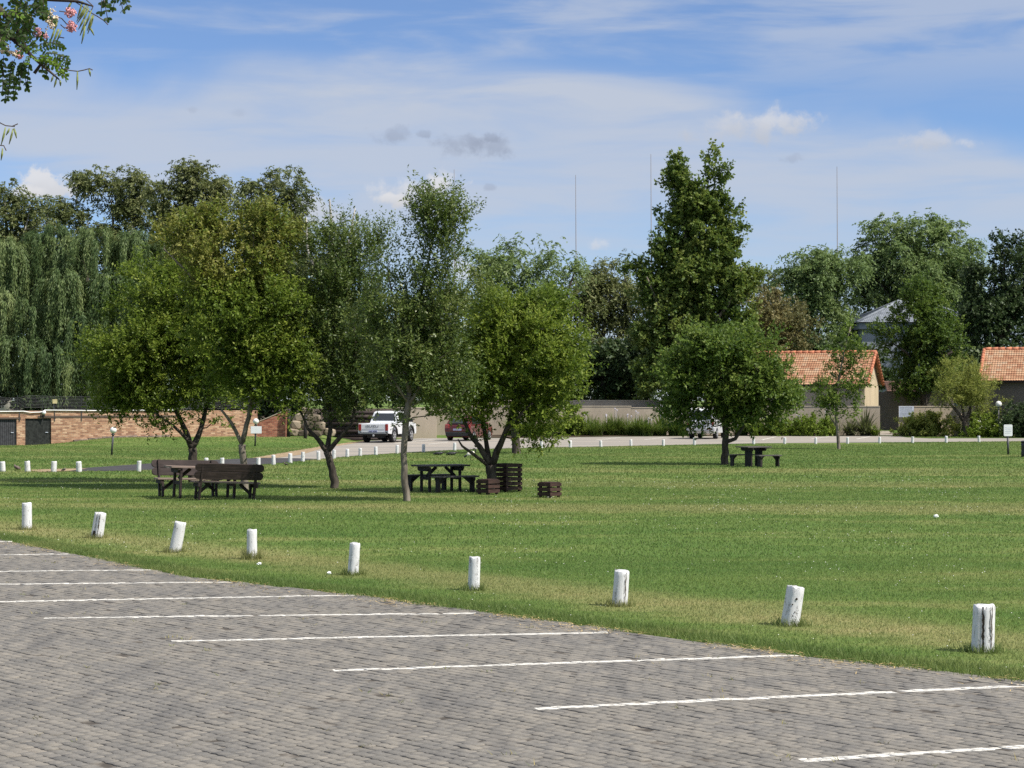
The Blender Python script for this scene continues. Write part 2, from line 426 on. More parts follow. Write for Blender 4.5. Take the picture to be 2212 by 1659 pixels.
def tile_mat(name, stops, pitch, course):
    m, t = mat(name); p = t.objc(); x, y, z = t.sep(p)[:3]
    cell = t.comb(t.math('FLOOR', t.math('DIVIDE', x, pitch)), t.math('FLOOR', t.math('DIVIDE', y, course)), 0.0)
    wn = t.n('ShaderNodeTexWhiteNoise', noise_dimensions='3D'); t.put(wn.inputs[0], cell)
    nz = t.noise(p, 3.0, 4.0); f = t.math('MULTIPLY_ADD', wn.outputs['Value'], 0.6, t.math('MULTIPLY', nz, 0.4))
    t.out(t.surf(t.ramp(f, stops), 0.8, 0.25, t.bump(t.noise(p, 30.0, 3.0), 0.3, 0.01))); return m
TER = [(0.1, (0.25, 0.110, 0.062)), (0.4, (0.36, 0.185, 0.105)), (0.65, (0.42, 0.250, 0.150)), (0.9, (0.38, 0.285, 0.20))]
tile_mat('terracotta_tile', TER, 0.32, 0.33)
tile_mat('brown_tile', [(0.1, (0.075, 0.042, 0.034)), (0.9, (0.13, 0.075, 0.058))], 0.32, 0.33)  # brown tile, made darker for the shade the lean-to roof stands in
plain('ridge_tile', (0.42, 0.155, 0.085), 0.75, 0.3, var=0.25, scale=3.0)
tile_mat('slate_tile', [(0.1, (0.13, 0.145, 0.17)), (0.6, (0.19, 0.21, 0.24)), (0.9, (0.24, 0.26, 0.29))], 0.3, 0.33)

def whitewash():
    m, t = mat('whitewash'); p = t.objc(); x, y, z = t.sep(p)[:3]
    inf = t.n('ShaderNodeObjectInfo').outputs['Random']
    q = t.vmath('ADD', p, t.comb(t.math('MULTIPLY', inf, 37.0), t.math('MULTIPLY', inf, 11.0), t.math('MULTIPLY', inf, 5.0)))
    st = t.noise(t.mapping(q, (22, 22, 5)), 1.0, 5.0, 0.65); sp = t.noise(q, 30.0, 4.0, 0.7)
    worn = t.rng(t.math('MULTIPLY_ADD', sp, 0.45, st), 0.76, 0.92, 0.0, 0.75)
    foot = t.rng(t.math('MULTIPLY_ADD', sp, 0.12, z), 0.13, 0.04, 0.0, 0.6)
    c = t.mix(worn, (0.60, 0.60, 0.61), (0.25, 0.23, 0.22)); c = t.mix(foot, c, (0.22, 0.19, 0.14))
    t.out(t.surf(c, 0.75, 0.2, t.bump(t.math('SUBTRACT', st, worn), 0.7, 0.012)))
whitewash()
def dark_wood(name, a, b):
    m, t = mat(name); p = t.objc(); nz = t.noise(t.mapping(p, (3, 30, 30)), 1.0, 4.0, 0.6); pt = t.noise(p, 4.0, 4.0)
    c = t.mix(t.rng(nz, 0.3, 0.7), a, b); c = t.mix(t.rng(pt, 0.5, 0.75, 0, 0.5), c, tuple(min(1, k * 1.9) for k in b))
    t.out(t.surf(c, 0.7, 0.25, t.bump(nz, 0.5, 0.006))); return m
dark_wood('bench_wood', (0.020, 0.014, 0.013), (0.042, 0.029, 0.026)); dark_wood('bench_top', (0.12, 0.090, 0.076), (0.24, 0.18, 0.15))
dark_wood('black_wood', (0.016, 0.014, 0.014), (0.034, 0.027, 0.025)); dark_wood('crate_wood', (0.026, 0.014, 0.011), (0.060, 0.032, 0.025))
dark_wood('black_top', (0.050, 0.045, 0.044), (0.10, 0.09, 0.085))
plain('black_paint', (0.018, 0.018, 0.020), 0.5, 0.4); plain('dark_metal', (0.04, 0.04, 0.045), 0.5, 0.5); plain('door_black', (0.022, 0.024, 0.022), 0.6, 0.3, var=0.5, scale=9)
plain('door_grey', (0.045, 0.045, 0.050), 0.6, 0.3, var=0.3, scale=9); plain('globe_white', (0.70, 0.69, 0.66), 0.35, 0.5, var=0.03)
plain('white_board', (0.78, 0.78, 0.80), 0.5, 0.4, var=0.04); plain('pale_board', (0.50, 0.54, 0.62), 0.5, 0.4, var=0.05); plain('ink', (0.10, 0.11, 0.14), 0.6, 0.3)
plain('white_plastic', (0.72, 0.72, 0.70), 0.5, 0.4, var=0.08); plain('yellow_plate', (0.62, 0.52, 0.28), 0.5, 0.3)
plain('car_white', (0.66, 0.67, 0.69), 0.3, 0.5, coat=0.6, var=0.03); plain('car_red', (0.085, 0.008, 0.007), 0.3, 0.5, coat=0.6, var=0.1)
plain('car_silver', (0.46, 0.46, 0.47), 0.35, 0.5, metal=0.4, var=0.05); plain('rubber', (0.016, 0.016, 0.017), 0.8, 0.2); plain('rim_metal', (0.62, 0.62, 0.64), 0.3, 0.5, metal=0.6, var=0.05)
plain('black_trim', (0.02, 0.02, 0.021), 0.5, 0.4); plain('lamp_red', (0.25, 0.015, 0.015), 0.2, 0.5, coat=0.5); plain('plate_blue', (0.34, 0.36, 0.50), 0.5, 0.3); plain('letter_grey', (0.09, 0.095, 0.105), 0.4, 0.4)
plain('glass_dark', (0.02, 0.024, 0.028), 0.06, 0.8, coat=0.3); plain('bird_black', (0.02, 0.02, 0.022), 0.5, 0.4); plain('bird_white', (0.70, 0.66, 0.56), 0.7, 0.2); plain('bird_brown', (0.13, 0.10, 0.085), 0.7, 0.2, var=0.4, scale=14)
plain('mast', (0.30, 0.26, 0.25), 0.6, 0.3); plain('wire', (0.10, 0.10, 0.11), 0.5, 0.4); plain('paper', (0.80, 0.80, 0.78), 0.8, 0.2); plain('clover_white', (0.72, 0.72, 0.62), 0.8, 0.1)
plain('petal_pink', (0.62, 0.30, 0.30), 0.7, 0.2, var=0.5, scale=90); plain('petal_cream', (0.66, 0.55, 0.40), 0.7, 0.2, var=0.4, scale=90); plain('pod_green', (0.17, 0.20, 0.055), 0.5, 0.3, var=0.4, scale=60); plain('twig', (0.10, 0.075, 0.06), 0.8, 0.2)
plain('petal_lilac', (0.66, 0.62, 0.72), 0.7, 0.2)
bark_mat('bark_dark', (0.030, 0.024, 0.020), (0.075, 0.062, 0.050)); bark_mat('bark_grey', (0.085, 0.072, 0.058), (0.21, 0.18, 0.145)); bark_mat('bark_pale', (0.20, 0.18, 0.16), (0.42, 0.39, 0.35), 4.0)
M = MATS
# ------------------------------------------------------------------ ground sheet
def grid_sheet():
    xs = np.unique(np.concatenate([np.linspace(-900, -60, 15), np.linspace(-60, 60, 121), np.linspace(60, 900, 15)]))
    ys = np.unique(np.concatenate([np.linspace(-120, 0, 7), np.linspace(0, 160, 161), np.linspace(160, 2500, 24)]))
    X, Y = np.meshgrid(xs, ys); Z = terrain(X, Y)
    v = np.stack([X.ravel(), Y.ravel(), Z.ravel()], 1); nx = len(xs); ny = len(ys)
    i = np.arange(nx * ny).reshape(ny, nx)
    f = np.stack([i[:-1, :-1], i[:-1, 1:], i[1:, 1:], i[1:, :-1]], -1).reshape(-1, 4)
    return np_mesh('lawn', v, f, 4)
tag(link('lawn', grid_sheet(), M['lawn'], smoothed=True), kind='structure')

# edge of the paved car park, far side first
EDGE = [G(x, y) for x, y in ((0, 1167), (200, 1206), (400, 1247), (770, 1288), (1050, 1325), (1320, 1363), (1740, 1420), (2212, 1474))]
d0 = (Vector(EDGE[0]) - Vector(EDGE[1])).normalized(); d1 = (Vector(EDGE[-1]) - Vector(EDGE[-2])).normalized()
EDGE = [tuple(Vector(EDGE[0]) + Vector((-0.6, 0.8)) * k) for k in (60, 20)] + EDGE + [tuple(Vector(EDGE[-1]) + Vector((0.64, -0.77)) * k) for k in (8, 40)]
EA = np.array(EDGE)
def edge_dist(X, Y):
    """signed distance to the paver edge: positive on the lawn side"""
    best = np.full(np.shape(X), 1e9); sign = np.zeros(np.shape(X))
    for a, b in zip(EA[:-1], EA[1:]):
        d = b - a; L = np.hypot(*d); d = d / L
        tt = np.clip((X - a[0]) * d[0] + (Y - a[1]) * d[1], 0, L)
        dist = np.hypot(X - a[0] - d[0] * tt, Y - a[1] - d[1] * tt)
        s = -((X - a[0]) * d[1] - (Y - a[1]) * d[0]) * -1.0
        s = (d[0] * (Y - a[1]) - d[1] * (X - a[0]))
        up = dist < best
        sign = np.where(up, s, sign); best = np.where(up, dist, best)
    return np.sign(sign) * best

def sheet(name, pts, z, m, sub=None):
    """flat polygon (x, y points) laid on the terrain"""
    bm = bmesh.new(); vs = [bm.verts.new((x, y, 0)) for x, y in pts]; bm.faces.new(vs)
    bmesh.ops.triangulate(bm, faces=bm.faces[:])
    if sub:
        for _ in range(sub): bmesh.ops.subdivide_edges(bm, edges=[e for e in bm.edges if e.calc_length() > 2.5], cuts=1)
    for v in bm.verts: v.co.z = th(v.co.x, v.co.y) + z
    bmesh.ops.recalc_face_normals(bm, faces=bm.faces)
    me = bpy.data.meshes.new(name); bm.to_mesh(me); bm.free()
    if len(me.polygons) and me.polygons[0].normal.z < 0: me.flip_normals()
    return tag(link(name, me, m), kind='structure')
sheet('paving_bed', [tuple(p) for p in EA] + [(60, -60), (-90, -60)], 0.0100, M['joint_sand'])

def pavers():
    a = np.array([-0.636, 0.772]); b = np.array([0.772, 0.636]); L, W = 0.205, 0.102
    org = np.array([0.0, 12.0])
    i, j = np.meshgrid(np.arange(-230, 260), np.arange(-250, 250), indexing='ij'); i = i.ravel(); j = j.ravel()
    u = (i + 0.5 * (j % 2)) * L + RNG.normal(0, 0.02, 500)[j + 250]; v = j * W
    c = org + u[:, None] * a + v[:, None] * b
    ok = (c[:, 1] > 6.5) & (c[:, 1] < 48) & (np.abs(c[:, 0]) < 0.31 * c[:, 1] + 5.5) & (edge_dist(c[:, 0], c[:, 1]) < -0.02 + 0.05 * RNG.random(len(c)))
    c = c[ok]; n = len(c)
    g = 0.0
    gx = np.abs(RNG.normal(0.0, 0.0012, n)) + 0.0002 + 0.002 * (RNG.random(n) < .10); gy = np.abs(RNG.normal(0.0, 0.0009, n)) + 0.0002 + 0.0038 * RNG.random(n) * (RNG.random(n) < .12)
    h = L / 2 - g; q = W / 2 - g; zz = 0.0065
    prof = [(-h, -q - zz), (-h / 2, -q + zz), (0, -q - zz), (h / 2, -q + zz), (h, -q - zz)]
    out = prof + [(x, y + 2 * q) for x, y in prof[::-1]]
    out = np.array(out); K = len(out)
    jit = RNG.normal(0, 0.0008, (n, 2)); ang = RNG.normal(0, 0.006, n)
    ca, sa = np.cos(ang)[:, None], np.sin(ang)[:, None]
    ox = out[None, :, 0] * (1 - 2 * gx[:, None] / L); oy = out[None, :, 1] * (1 - 2 * gy[:, None] / W); lx = ox * ca - oy * sa + jit[:, :1]; ly = ox * sa + oy * ca + jit[:, 1:]
    hz = 0.0150 + RNG.normal(0, 0.0018, n) - 0.004 * (RNG.random(n) < .03) + 0.002 * np.sin(c[:, 0] * 1.3) * np.sin(c[:, 1] * 0.9)
    tx = RNG.normal(0, 0.011, n); ty = RNG.normal(0, 0.014, n)
    def ring(s, dz):
        X = c[:, None, 0] + (lx * a[0] + ly * b[0]) * s; Y = c[:, None, 1] + (lx * a[1] + ly * b[1]) * s
        Z = hz[:, None] + tx[:, None] * lx + ty[:, None] * ly + dz
        return np.stack([X, Y, Z], -1)
    bot = ring(1.0, -0.016); mid = ring(1.0, -0.0022); top = ring(0.982, 0.0)
    v = np.concatenate([bot, mid, top], 1).reshape(-1, 3)
    base = (np.arange(n) * 3 * K)[:, None]
    faces_q = []
    for lay in (0, 1):
        for k in range(K):
            k2 = (k + 1) % K
            faces_q.append(base + np.array([[lay * K + k, lay * K + k2, (lay + 1) * K + k2, (lay + 1) * K + k]]))
    # top cap as four quads between the two long sides
    for k in range(4):
        faces_q.append(base + np.array([[2 * K + k, 2 * K + k + 1, 2 * K + (K - 2 - k), 2 * K + (K - 1 - k)]]))
    f = np.stack(faces_q, 1).reshape(-1, 4)
    tint = np.repeat(np.clip(RNG.normal(0.52, 0.15, n) - 0.5 * (RNG.random(n) < .03), 0, 1), len(faces_q))
    o = link('car_park_paving', np_mesh('car_park_paving', v, f, 4, tint), M['paver'])
    tag(o, kind='structure')
pavers()

# painted bay lines, ragged where they cross the joints
def bay_line(p0, p1, w, z, m, ragged=0.011):
    p0 = np.array(p0); p1 = np.array(p1); L = np.hypot(*(p1 - p0)); d = (p1 - p0) / L; s = np.array([-d[1], d[0]])
    n = max(2, int(L / 0.055)); vs = []; fs = []; cur = [0, 0]
    for k in range(n + 1):
        if k % 2 == 0: cur = RNG.normal(0, ragged, 2)
        q = p0 + d * L * k / n
        for e, sd in ((cur[0], -1), (cur[1], 1)):
            r = q + s * (sd * w / 2 + e); vs.append((r[0], r[1], th(r[0], r[1]) + z))
        if k: fs.append((2 * k - 2, 2 * k - 1, 2 * k + 1, 2 * k)[::-1])
    me = bpy.data.meshes.new('bay_line'); me.from_pydata(vs, [], fs); me.update()
    tag(link('bay_line', me, m), kind='structure')
LN = [((1730, 1647), (2400, 1606)), ((1158, 1535), (2215, 1484)), ((720, 1452), (1735, 1418)), ((370, 1388), (1312, 1369)), ((95, 1338), (1028, 1327)),
      ((-140, 1305), (768, 1288)), ((-280, 1268), (522, 1259)), ((-380, 1240), (360, 1233)), ((-430, 1207), (192, 1198)), ((-500, 1176), (36, 1171))]
# the bays are painted on the pavers themselves
def paint_bays():
    t = PAVER_T; p = t.pos(); x, y = t.sep(p)[:2]; rag = t.noise(p, 14.0, 3.0, 0.6); wear = t.noise(p, 34.0, 5.0, 0.72); w2 = t.noise(p, 2.5, 3.0); mask = None
    for a, b in LN:
        p0 = Vector(G(*a)); p1 = Vector(G(*b)); d = (p1 - p0); L = d.length; d /= L
        u = t.math('MULTIPLY_ADD', x, d.x, t.math('MULTIPLY_ADD', y, d.y, -(p0.x * d.x + p0.y * d.y)))
        v = t.math('ABSOLUTE', t.math('MULTIPLY_ADD', x, -d.y, t.math('MULTIPLY_ADD', y, d.x, p0.x * d.y - p0.y * d.x)))
        k = t.math('MULTIPLY', t.math('LESS_THAN', t.math('MULTIPLY_ADD', rag, 0.035, v), 0.072), t.math('LESS_THAN', t.math('ABSOLUTE', t.math('SUBTRACT', u, L / 2)), L / 2))
        mask = k if mask is None else t.math('MAXIMUM', mask, k)
    mask = t.math('MULTIPLY', mask, t.rng(t.math('MULTIPLY_ADD', w2, 0.30, wear), 0.84, 0.64, 0.10, 1.0))
    c = t.mix(mask, PAVER_C, t.mix(wear, (0.52, 0.50, 0.45), (0.66, 0.64, 0.60)))
    t.out(t.surf(c, 0.85, 0.25, t.bump(PAVER_H, 0.7, 0.008)))
paint_bays()

# ------------------------------------------------------------------ road beyond the lawn
NEAR = [(-420, 1021), (90, 1019), (300, 1017), (480, 1009), (590, 1002), (690, 992), (780, 984), (860, 979), (915, 976), (985, 972), (1052, 970), (1170, 967), (1300, 965), (1430, 962), (1630, 958), (1900, 956), (2212, 953.5), (2700, 952)]
FARP = [(90, 1016), (200, 1010), (350, 999.5), (475, 993), (553, 989.5)]
LOT = [(553, 989.5), (628, 977), (690, 967), (753, 958), (800, 952.5), (905, 947), (1131, 946.6), (1318, 943.8), (1656, 942), (1901, 941.8), (1935, 942), (1960, 945.5), (2010, 947.5), (2212, 947), (2700, 946)]
nearG = [G(*p) for p in NEAR]
sheet('dark_path', [G(90, 1019)] + [G(*p) for p in NEAR[2:6]] + [G(640, 990.5)] + [G(*p) for p in FARP[::-1]], 0.008, M['dark_tarmac'], 3)
sheet('road', [G(690, 992)] + [G(*p) for p in NEAR[6:]] + [G(*p) for p in LOT[::-1]] + [G(640, 990.5)], 0.012, M['pale_tarmac'], 3)
sheet('dirt_verge', [G(*p) for p in ((545, 990), (628, 975.6), (690, 965.5), (753, 956.5), (795, 951.5), (800, 953.5), (753, 960), (690, 971), (650, 983), (600, 989.5))], 0.017, M['bare_soil'], 2)
sheet('dirt_verge', [G(*p) for p in ((55, 1016.5), (90, 1014.6), (160, 1013), (190, 1013), (150, 1018), (90, 1020.5))], 0.017, M['bare_soil'], 1)
for a, b in (((852, 959.2), (940, 949.2)), ((925, 960.6), (968, 955.4)), ((1104, 954.0), (1166, 947.4)), ((1196, 952.6), (1254, 946.4)), ((1288, 951.4), (1340, 945.4)), ((1392, 950.6), (1440, 944.6)), ((1645, 951), (1676, 944)), ((1752, 949), (1792, 943.6)), ((1850, 949), (1880, 943.6))):
    bay_line(G(*a), G(*b), 0.10, 0.018, M['line_paint'], 0.004)
sheet('garden_bed', [G(1000, 946.2), G(1131, 946.0), G(1318, 943.2), G(1656, 941.4), G(1901, 941.2), (25.2, 131.5), (-3.6, 131.5)], 0.022, M['garden_soil'], 2)
sheet('gate_path', [G(1901, 941.0), G(1942, 941.2), (26.6, 139.0), (25.6, 139.0)], 0.03, M['pale_tarmac'], 1)

sheet('woodland_floor', [(-7.5, 116), (-7.5, 131.8), (38, 131.8), (160, 131.8), (160, 420), (-160, 420), (-160, 112), (-9.5, 112)], 0.03, M['garden_soil'], 5)
# ------------------------------------------------------------------ grass
LOTP = np.array([G(*p) for p in [(90, 1019)] + NEAR[2:] + LOT[::-1] + FARP[::-1]])
def inside(poly, X, Y):
    r = np.zeros(X.shape, bool); n = len(poly)
    for k in range(n):
        x1, y1 = poly[k]; x2, y2 = poly[(k + 1) % n]
        c = ((y1 > Y) != (y2 > Y)) & (X < (x2 - x1) * (Y - y1) / (y2 - y1 + 1e-12) + x1)
        r ^= c
    return r
def blades(y0, y1, dens, w, h, spread, lim=None):
    hw_ = 0.315 * y1 + 5.0; area_n = int(dens * 2 * hw_ * (y1 - y0))
    Y = y0 + RNG.random(area_n) * (y1 - y0); X = (RNG.random(area_n) * 2 - 1) * hw_; kk = np.abs(X) < 0.315 * Y + 5.0; X, Y = X[kk], Y[kk]; area_n = len(X)
    e = edge_dist(X, Y)
    ok = (e > -0.02 + 0.07 * np.sin(X * 2.3 + 1) * np.sin(Y * 3.1) - 0.10 * (RNG.random(area_n) < .12)) & ~inside(LOTP, X, Y) & (Y < 104.0 + 22 * (X > 20))
    if lim is not None: ok &= lim(X, Y, e)
    X, Y, e = X[ok], Y[ok], e[ok]; n = len(X)
    lush = 1.0 + 0.45 * np.exp(-((e - 0.3) / 0.45) ** 2)
    hh = h * lush * (0.55 + 0.9 * RNG.random(n)); ww = w * (0.6 + 0.8 * RNG.random(n))
    a = RNG.random(n) * 2 * np.pi; la = RNG.random(n) * 2 * np.pi; lean = hh * spread * RNG.random(n)
    Z = terrain(X, Y) - 0.004
    p0 = np.stack([X - np.cos(a) * ww / 2, Y - np.sin(a) * ww / 2, Z], 1); p1 = np.stack([X + np.cos(a) * ww / 2, Y + np.sin(a) * ww / 2, Z], 1)
    p2 = np.stack([X + np.cos(la) * lean, Y + np.sin(la) * lean, Z + hh], 1)
    return np.stack([p0, p1, p2], 1).reshape(-1, 3), np.clip(RNG.normal(0.42, 0.28, n), 0, 1)
bv, bt = [], []
for args in ((12.0, 30, 1300, 0.009, 0.028, 1.0), (30, 56, 330, 0.018, 0.034, 1.0), (56, 128, 85, 0.036, 0.045, 1.0)):
    v, ti = blades(*args); bv.append(v); bt.append(ti)
v, ti = blades(10.5, 40, 2400, 0.010, 0.046, 1.1, lambda X, Y, e: e < 0.55); bv.append(v); bt.append(ti)
for (px_, py_, ww_) in ((58, 1144, 22), (209, 1162, 27), (377, 1193, 26), (544, 1208, 23), (762, 1242, 24), (1023, 1275, 26), (1338, 1309, 34), (1706, 1351, 40), (2122, 1408, 48)):
    gx_, gy_ = G(px_, py_); n = 420 if px_ == 544 else 260; aa = RNG.random(n) * 6.283; rr_ = ww_ * gy_ / F / 2 + np.abs(RNG.normal(0, .05, n)); bx_ = gx_ + np.cos(aa) * rr_; by_ = gy_ + np.sin(aa) * rr_; hh_ = (0.05 + 0.07 * RNG.random(n)) * (1.5 if px_ == 544 else 1.0); a2 = RNG.random(n) * 6.283
    p0 = np.stack([bx_ - np.cos(a2) * .005, by_ - np.sin(a2) * .005, 0 * bx_], 1); p1 = np.stack([bx_ + np.cos(a2) * .005, by_ + np.sin(a2) * .005, 0 * bx_], 1); a3 = RNG.random(n) * 6.283; p2 = np.stack([bx_ + np.cos(a3) * hh_ * .5, by_ + np.sin(a3) * hh_ * .5, hh_], 1)
    bv.append(np.stack([p0, p1, p2], 1).reshape(-1, 3)); bt.append(np.clip(RNG.normal(.3, .25, n), 0, 1))
bv = np.concatenate(bv); bt = np.concatenate(bt)
tag(link('grass', np_mesh('grass', bv, np.arange(len(bv)), 3, bt), M['grass_blade']), 'short green lawn grass with pale dry swathes', 'grass', kind='stuff')

def specks(n, y0, y1, size, m, name, label, fn):
    Y = np.sqrt(RNG.random(n) * (y1 ** 2 - y0 ** 2) + y0 ** 2); X = (RNG.random(n) * 2 - 1) * 0.30 * Y
    e = edge_dist(X, Y); ok = fn(X, Y, e); X, Y = X[ok], Y[ok]; n = len(X)
    s = size * (0.6 + 0.8 * RNG.random(n)) * (0.55 + Y / 55); z = terrain(X, Y) + 0.03 + 0.03 * RNG.random(n)
    c = np.stack([X, Y, z], 1)
    off = np.array([[1, 0, 0], [0, 1, 0], [-1, 0, 0], [0, -1, 0], [0, 0, 0.8], [0, 0, -0.8]])
    v = (c[:, None, :] + off[None] * s[:, None, None]).reshape(-1, 3)
    tri = np.array([[0, 1, 4], [1, 2, 4], [2, 3, 4], [3, 0, 4], [1, 0, 5], [2, 1, 5], [3, 2, 5], [0, 3, 5]])
    f = (np.arange(n)[:, None, None] * 6 + tri[None]).reshape(-1, 3)
    return tag(link(name, np_mesh(name, v, f, 3), m), label, 'flowers', kind='stuff')
specks(3000, 16.5, 60, 0.0068, M['clover_white'], 'clover_flowers', 'tiny white clover flowers scattered through the lawn',
       lambda X, Y, e: (e > 0.25) & ((X > -1 + 0.02 * Y) | (RNG.random(len(X)) < 0.35)) & (np.sin(X * 1.1 + 2) + np.sin(Y * 0.7 + X * .4) + RNG.normal(0, .7, len(X)) > 0.2))
# dry clippings and little weeds along the edge and in the joints
def clippings():
    n = 3600; k = RNG.integers(1, len(EA) - 2, n); tt = RNG.random(n)
    p = EA[k] * (1 - tt)[:, None] + EA[k + 1] * tt[:, None]
    off = -np.abs(RNG.normal(0.02, 0.28, n)) + 0.04
    nrm = np.array([0.772, 0.636]); p = p + nrm * off[:, None]
    clump = (np.sin(p[:, 0] * 3.1) + np.sin(p[:, 1] * 4.7 + 1) + RNG.normal(0, .8, n)) > 0.15
    p = p[clump]; n = len(p); a = RNG.random(n) * 6.28; L = 0.04 + 0.08 * RNG.random(n); w = 0.0055
    z = 0.021 + 0.02 * RNG.random(n)
    c = np.column_stack([p, z]); d = np.stack([np.cos(a) * L, np.sin(a) * L, 0.012 * RNG.random(n)], 1); s = np.stack([-np.sin(a) * w, np.cos(a) * w, 0 * a], 1)
    v = np.stack([c - s, c + s, c + d], 1).reshape(-1, 3)
    m, t = mat('straw'); t.out(t.surf((0.46, 0.34, 0.16), 0.9, 0.1))
    tag(link('dry_clippings', np_mesh('dry_clippings', v, np.arange(3 * n), 3), m), 'dry straw clippings along the edge of the paving', 'clippings', kind='stuff')
clippings()
def weeds():
    n = 240; Y = np.sqrt(RNG.random(n) * (34 ** 2 - 11 ** 2) + 11 ** 2); X = (RNG.random(n) * 2 - 1) * 0.29 * Y
    ok = edge_dist(X, Y) < -0.2; X, Y = X[ok], Y[ok]; vs = []
    for x, y in zip(X, Y):
        kk = RNG.integers(3, 10)
        for _ in range(kk):
            a = RNG.random() * 6.28; b = RNG.random() * 6.28; L = 0.02 + 0.035 * RNG.random(); ox, oy = RNG.normal(0, 0.03, 2)
            vs += [(x + ox - math.cos(a) * 0.004, y + oy - math.sin(a) * 0.004, 0.008), (x + ox + math.cos(a) * 0.004, y + oy + math.sin(a) * 0.004, 0.008), (x + ox + math.cos(b) * L, y + oy + math.sin(b) * L, 0.015 + L * 0.7)]
    v = np.array(vs); n = len(v) // 3
    m, t = mat('weed'); t.out(t.surf(t.ramp(t.attr('tint'), [(0, (0.10, 0.14, 0.035)), (1, (0.30, 0.24, 0.10))]), 0.8, 0.1))
    tag(link('joint_weeds', np_mesh('joint_weeds', v, np.arange(3 * n), 3, RNG.random(n)), m), 'small tufts of weed growing in the paving joints', 'weeds', kind='stuff')
weeds()
# ------------------------------------------------------------------ trees
G3 = lambda a, b, c: [(0.05, a), (0.5, b), (0.95, c)]
leaf_mat('leaf_bright', G3((0.060, 0.106, 0.015), (0.140, 0.198, 0.026), (0.285, 0.330, 0.052)), 0.42)
leaf_mat('leaf_olive', [(0.05, (0.070, 0.122, 0.017)), (0.38, (0.132, 0.188, 0.027)), (0.62, (0.180, 0.208, 0.038)), (0.95, (0.310, 0.305, 0.085))], 0.42, (0.18, 0.18, 0.03))
leaf_mat('leaf_grey', G3((0.050, 0.092, 0.020), (0.108, 0.162, 0.036), (0.215, 0.250, 0.078)), 0.42, (0.12, 0.15, 0.03), 0.42, 0.4)
leaf_mat('leaf_deep', G3((0.048, 0.092, 0.020), (0.100, 0.161, 0.032), (0.205, 0.257, 0.055)), 0.42)
leaf_mat('leaf_poplar', G3((0.050, 0.098, 0.020), (0.108, 0.172, 0.035), (0.250, 0.292, 0.078)), 0.42, (0.16, 0.20, 0.03), 0.5, 0.3)
leaf_mat('leaf_pepper', G3((0.100, 0.158, 0.055), (0.169, 0.244, 0.087), (0.257, 0.323, 0.125)), 0.42, (0.16, 0.22, 0.05))
leaf_mat('leaf_gum', G3((0.078, 0.105, 0.038), (0.162, 0.190, 0.070), (0.270, 0.280, 0.120)), 0.42, (0.12, 0.15, 0.04))
leaf_mat('leaf_willow', G3((0.050, 0.090, 0.030), (0.112, 0.165, 0.056), (0.205, 0.252, 0.092)), 0.28, (0.14, 0.19, 0.06))
leaf_mat('leaf_dark', G3((0.028, 0.052, 0.020), (0.054, 0.088, 0.032), (0.108, 0.140, 0.056)), 0.25, (0.07, 0.11, 0.03))
leaf_mat('leaf_acacia', G3((0.150, 0.195, 0.038), (0.235, 0.275, 0.058), (0.345, 0.350, 0.090)), 0.38, (0.24, 0.26, 0.05))
leaf_mat('leaf_brown', G3((0.110, 0.118, 0.045), (0.240, 0.212, 0.090), (0.390, 0.325, 0.150)), 0.30, (0.20, 0.16, 0.05))

def unit(v): return v / np.maximum(np.linalg.norm(v, axis=-1, keepdims=True), 1e-9)

def leaf_quads(p, d, nrm, L, W):
    s = unit(np.cross(d, nrm)); u = unit(np.cross(s, d))
    mid = p + d * (L * 0.45)[:, None] + u * (L * 0.06)[:, None]
    return np.stack([p, mid + s * (W / 2)[:, None], p + d * L[:, None] - u * (L * 0.05)[:, None], mid - s * (W / 2)[:, None]], 1).reshape(-1, 3)

def skeleton(trunk_lines, clumps, n_side=6):
    """trunk_lines: list of [(vec, r), ...]; clumps: (n,3). Returns a mesh builder holding wood."""
    mb = MB(); nodes = []; rads = []
    for ln in trunk_lines:
        pts = [q[0] for q in ln]; rr = [q[1] for q in ln]
        # refine with a little wobble
        P2, R2 = [pts[0]], [rr[0]]
        for a, b, ra, rb in zip(pts[:-1], pts[1:], rr[:-1], rr[1:]):
            for k in (1, 2, 3):
                f = k / 3; q = a.lerp(b, f)
                if k < 3: q = q + Vector(RNG.normal(0, ra * 0.12, 3))
                P2.append(q); R2.append((ra + (rb - ra) * f) * (1 + RNG.normal(0, 0.03)))
        mb.tube(P2, R2, 10)
        nodes += P2[2:]; rads += R2[2:]
    nodes = [np.array(q) for q in nodes]; NA = np.array(nodes); RA = np.array(rads)
    root = NA[0]
    order = np.argsort(np.linalg.norm(clumps - NA.mean(0), axis=1))
    for ci in order:
        c = clumps[ci]; d = np.linalg.norm(NA - c, axis=1) + 0.6 * np.maximum(0, NA[:, 2] - c[2] + 0.2) - 0.25 * np.minimum(RA / 0.05, 1)
        k = int(np.argmin(d)); a = NA[k]; L = np.linalg.norm(c - a)
        if L < 0.05: continue
        r0 = min(RA[k] * 0.72, 0.010 + 0.016 * L); r1 = max(0.25 * r0, 0.005)
        q1 = a + (c - a) * 0.35 + RNG.normal(0, 0.06 * L, 3) + np.array([0, 0, -0.03 * L]); q2 = a + (c - a) * 0.7 + RNG.normal(0, 0.05 * L, 3) + np.array([0, 0, 0.03 * L])
        mb.tube([a, q1, q2, c], [r0, r0 * .75 + r1 * .25, (r0 + r1) / 2, r1], n_side if r0 > 0.03 else 4, False)
        NA = np.vstack([NA, q1, q2, c]); RA = np.concatenate([RA, [r0 * .75, (r0 + r1) / 2, r1]])
    return mb

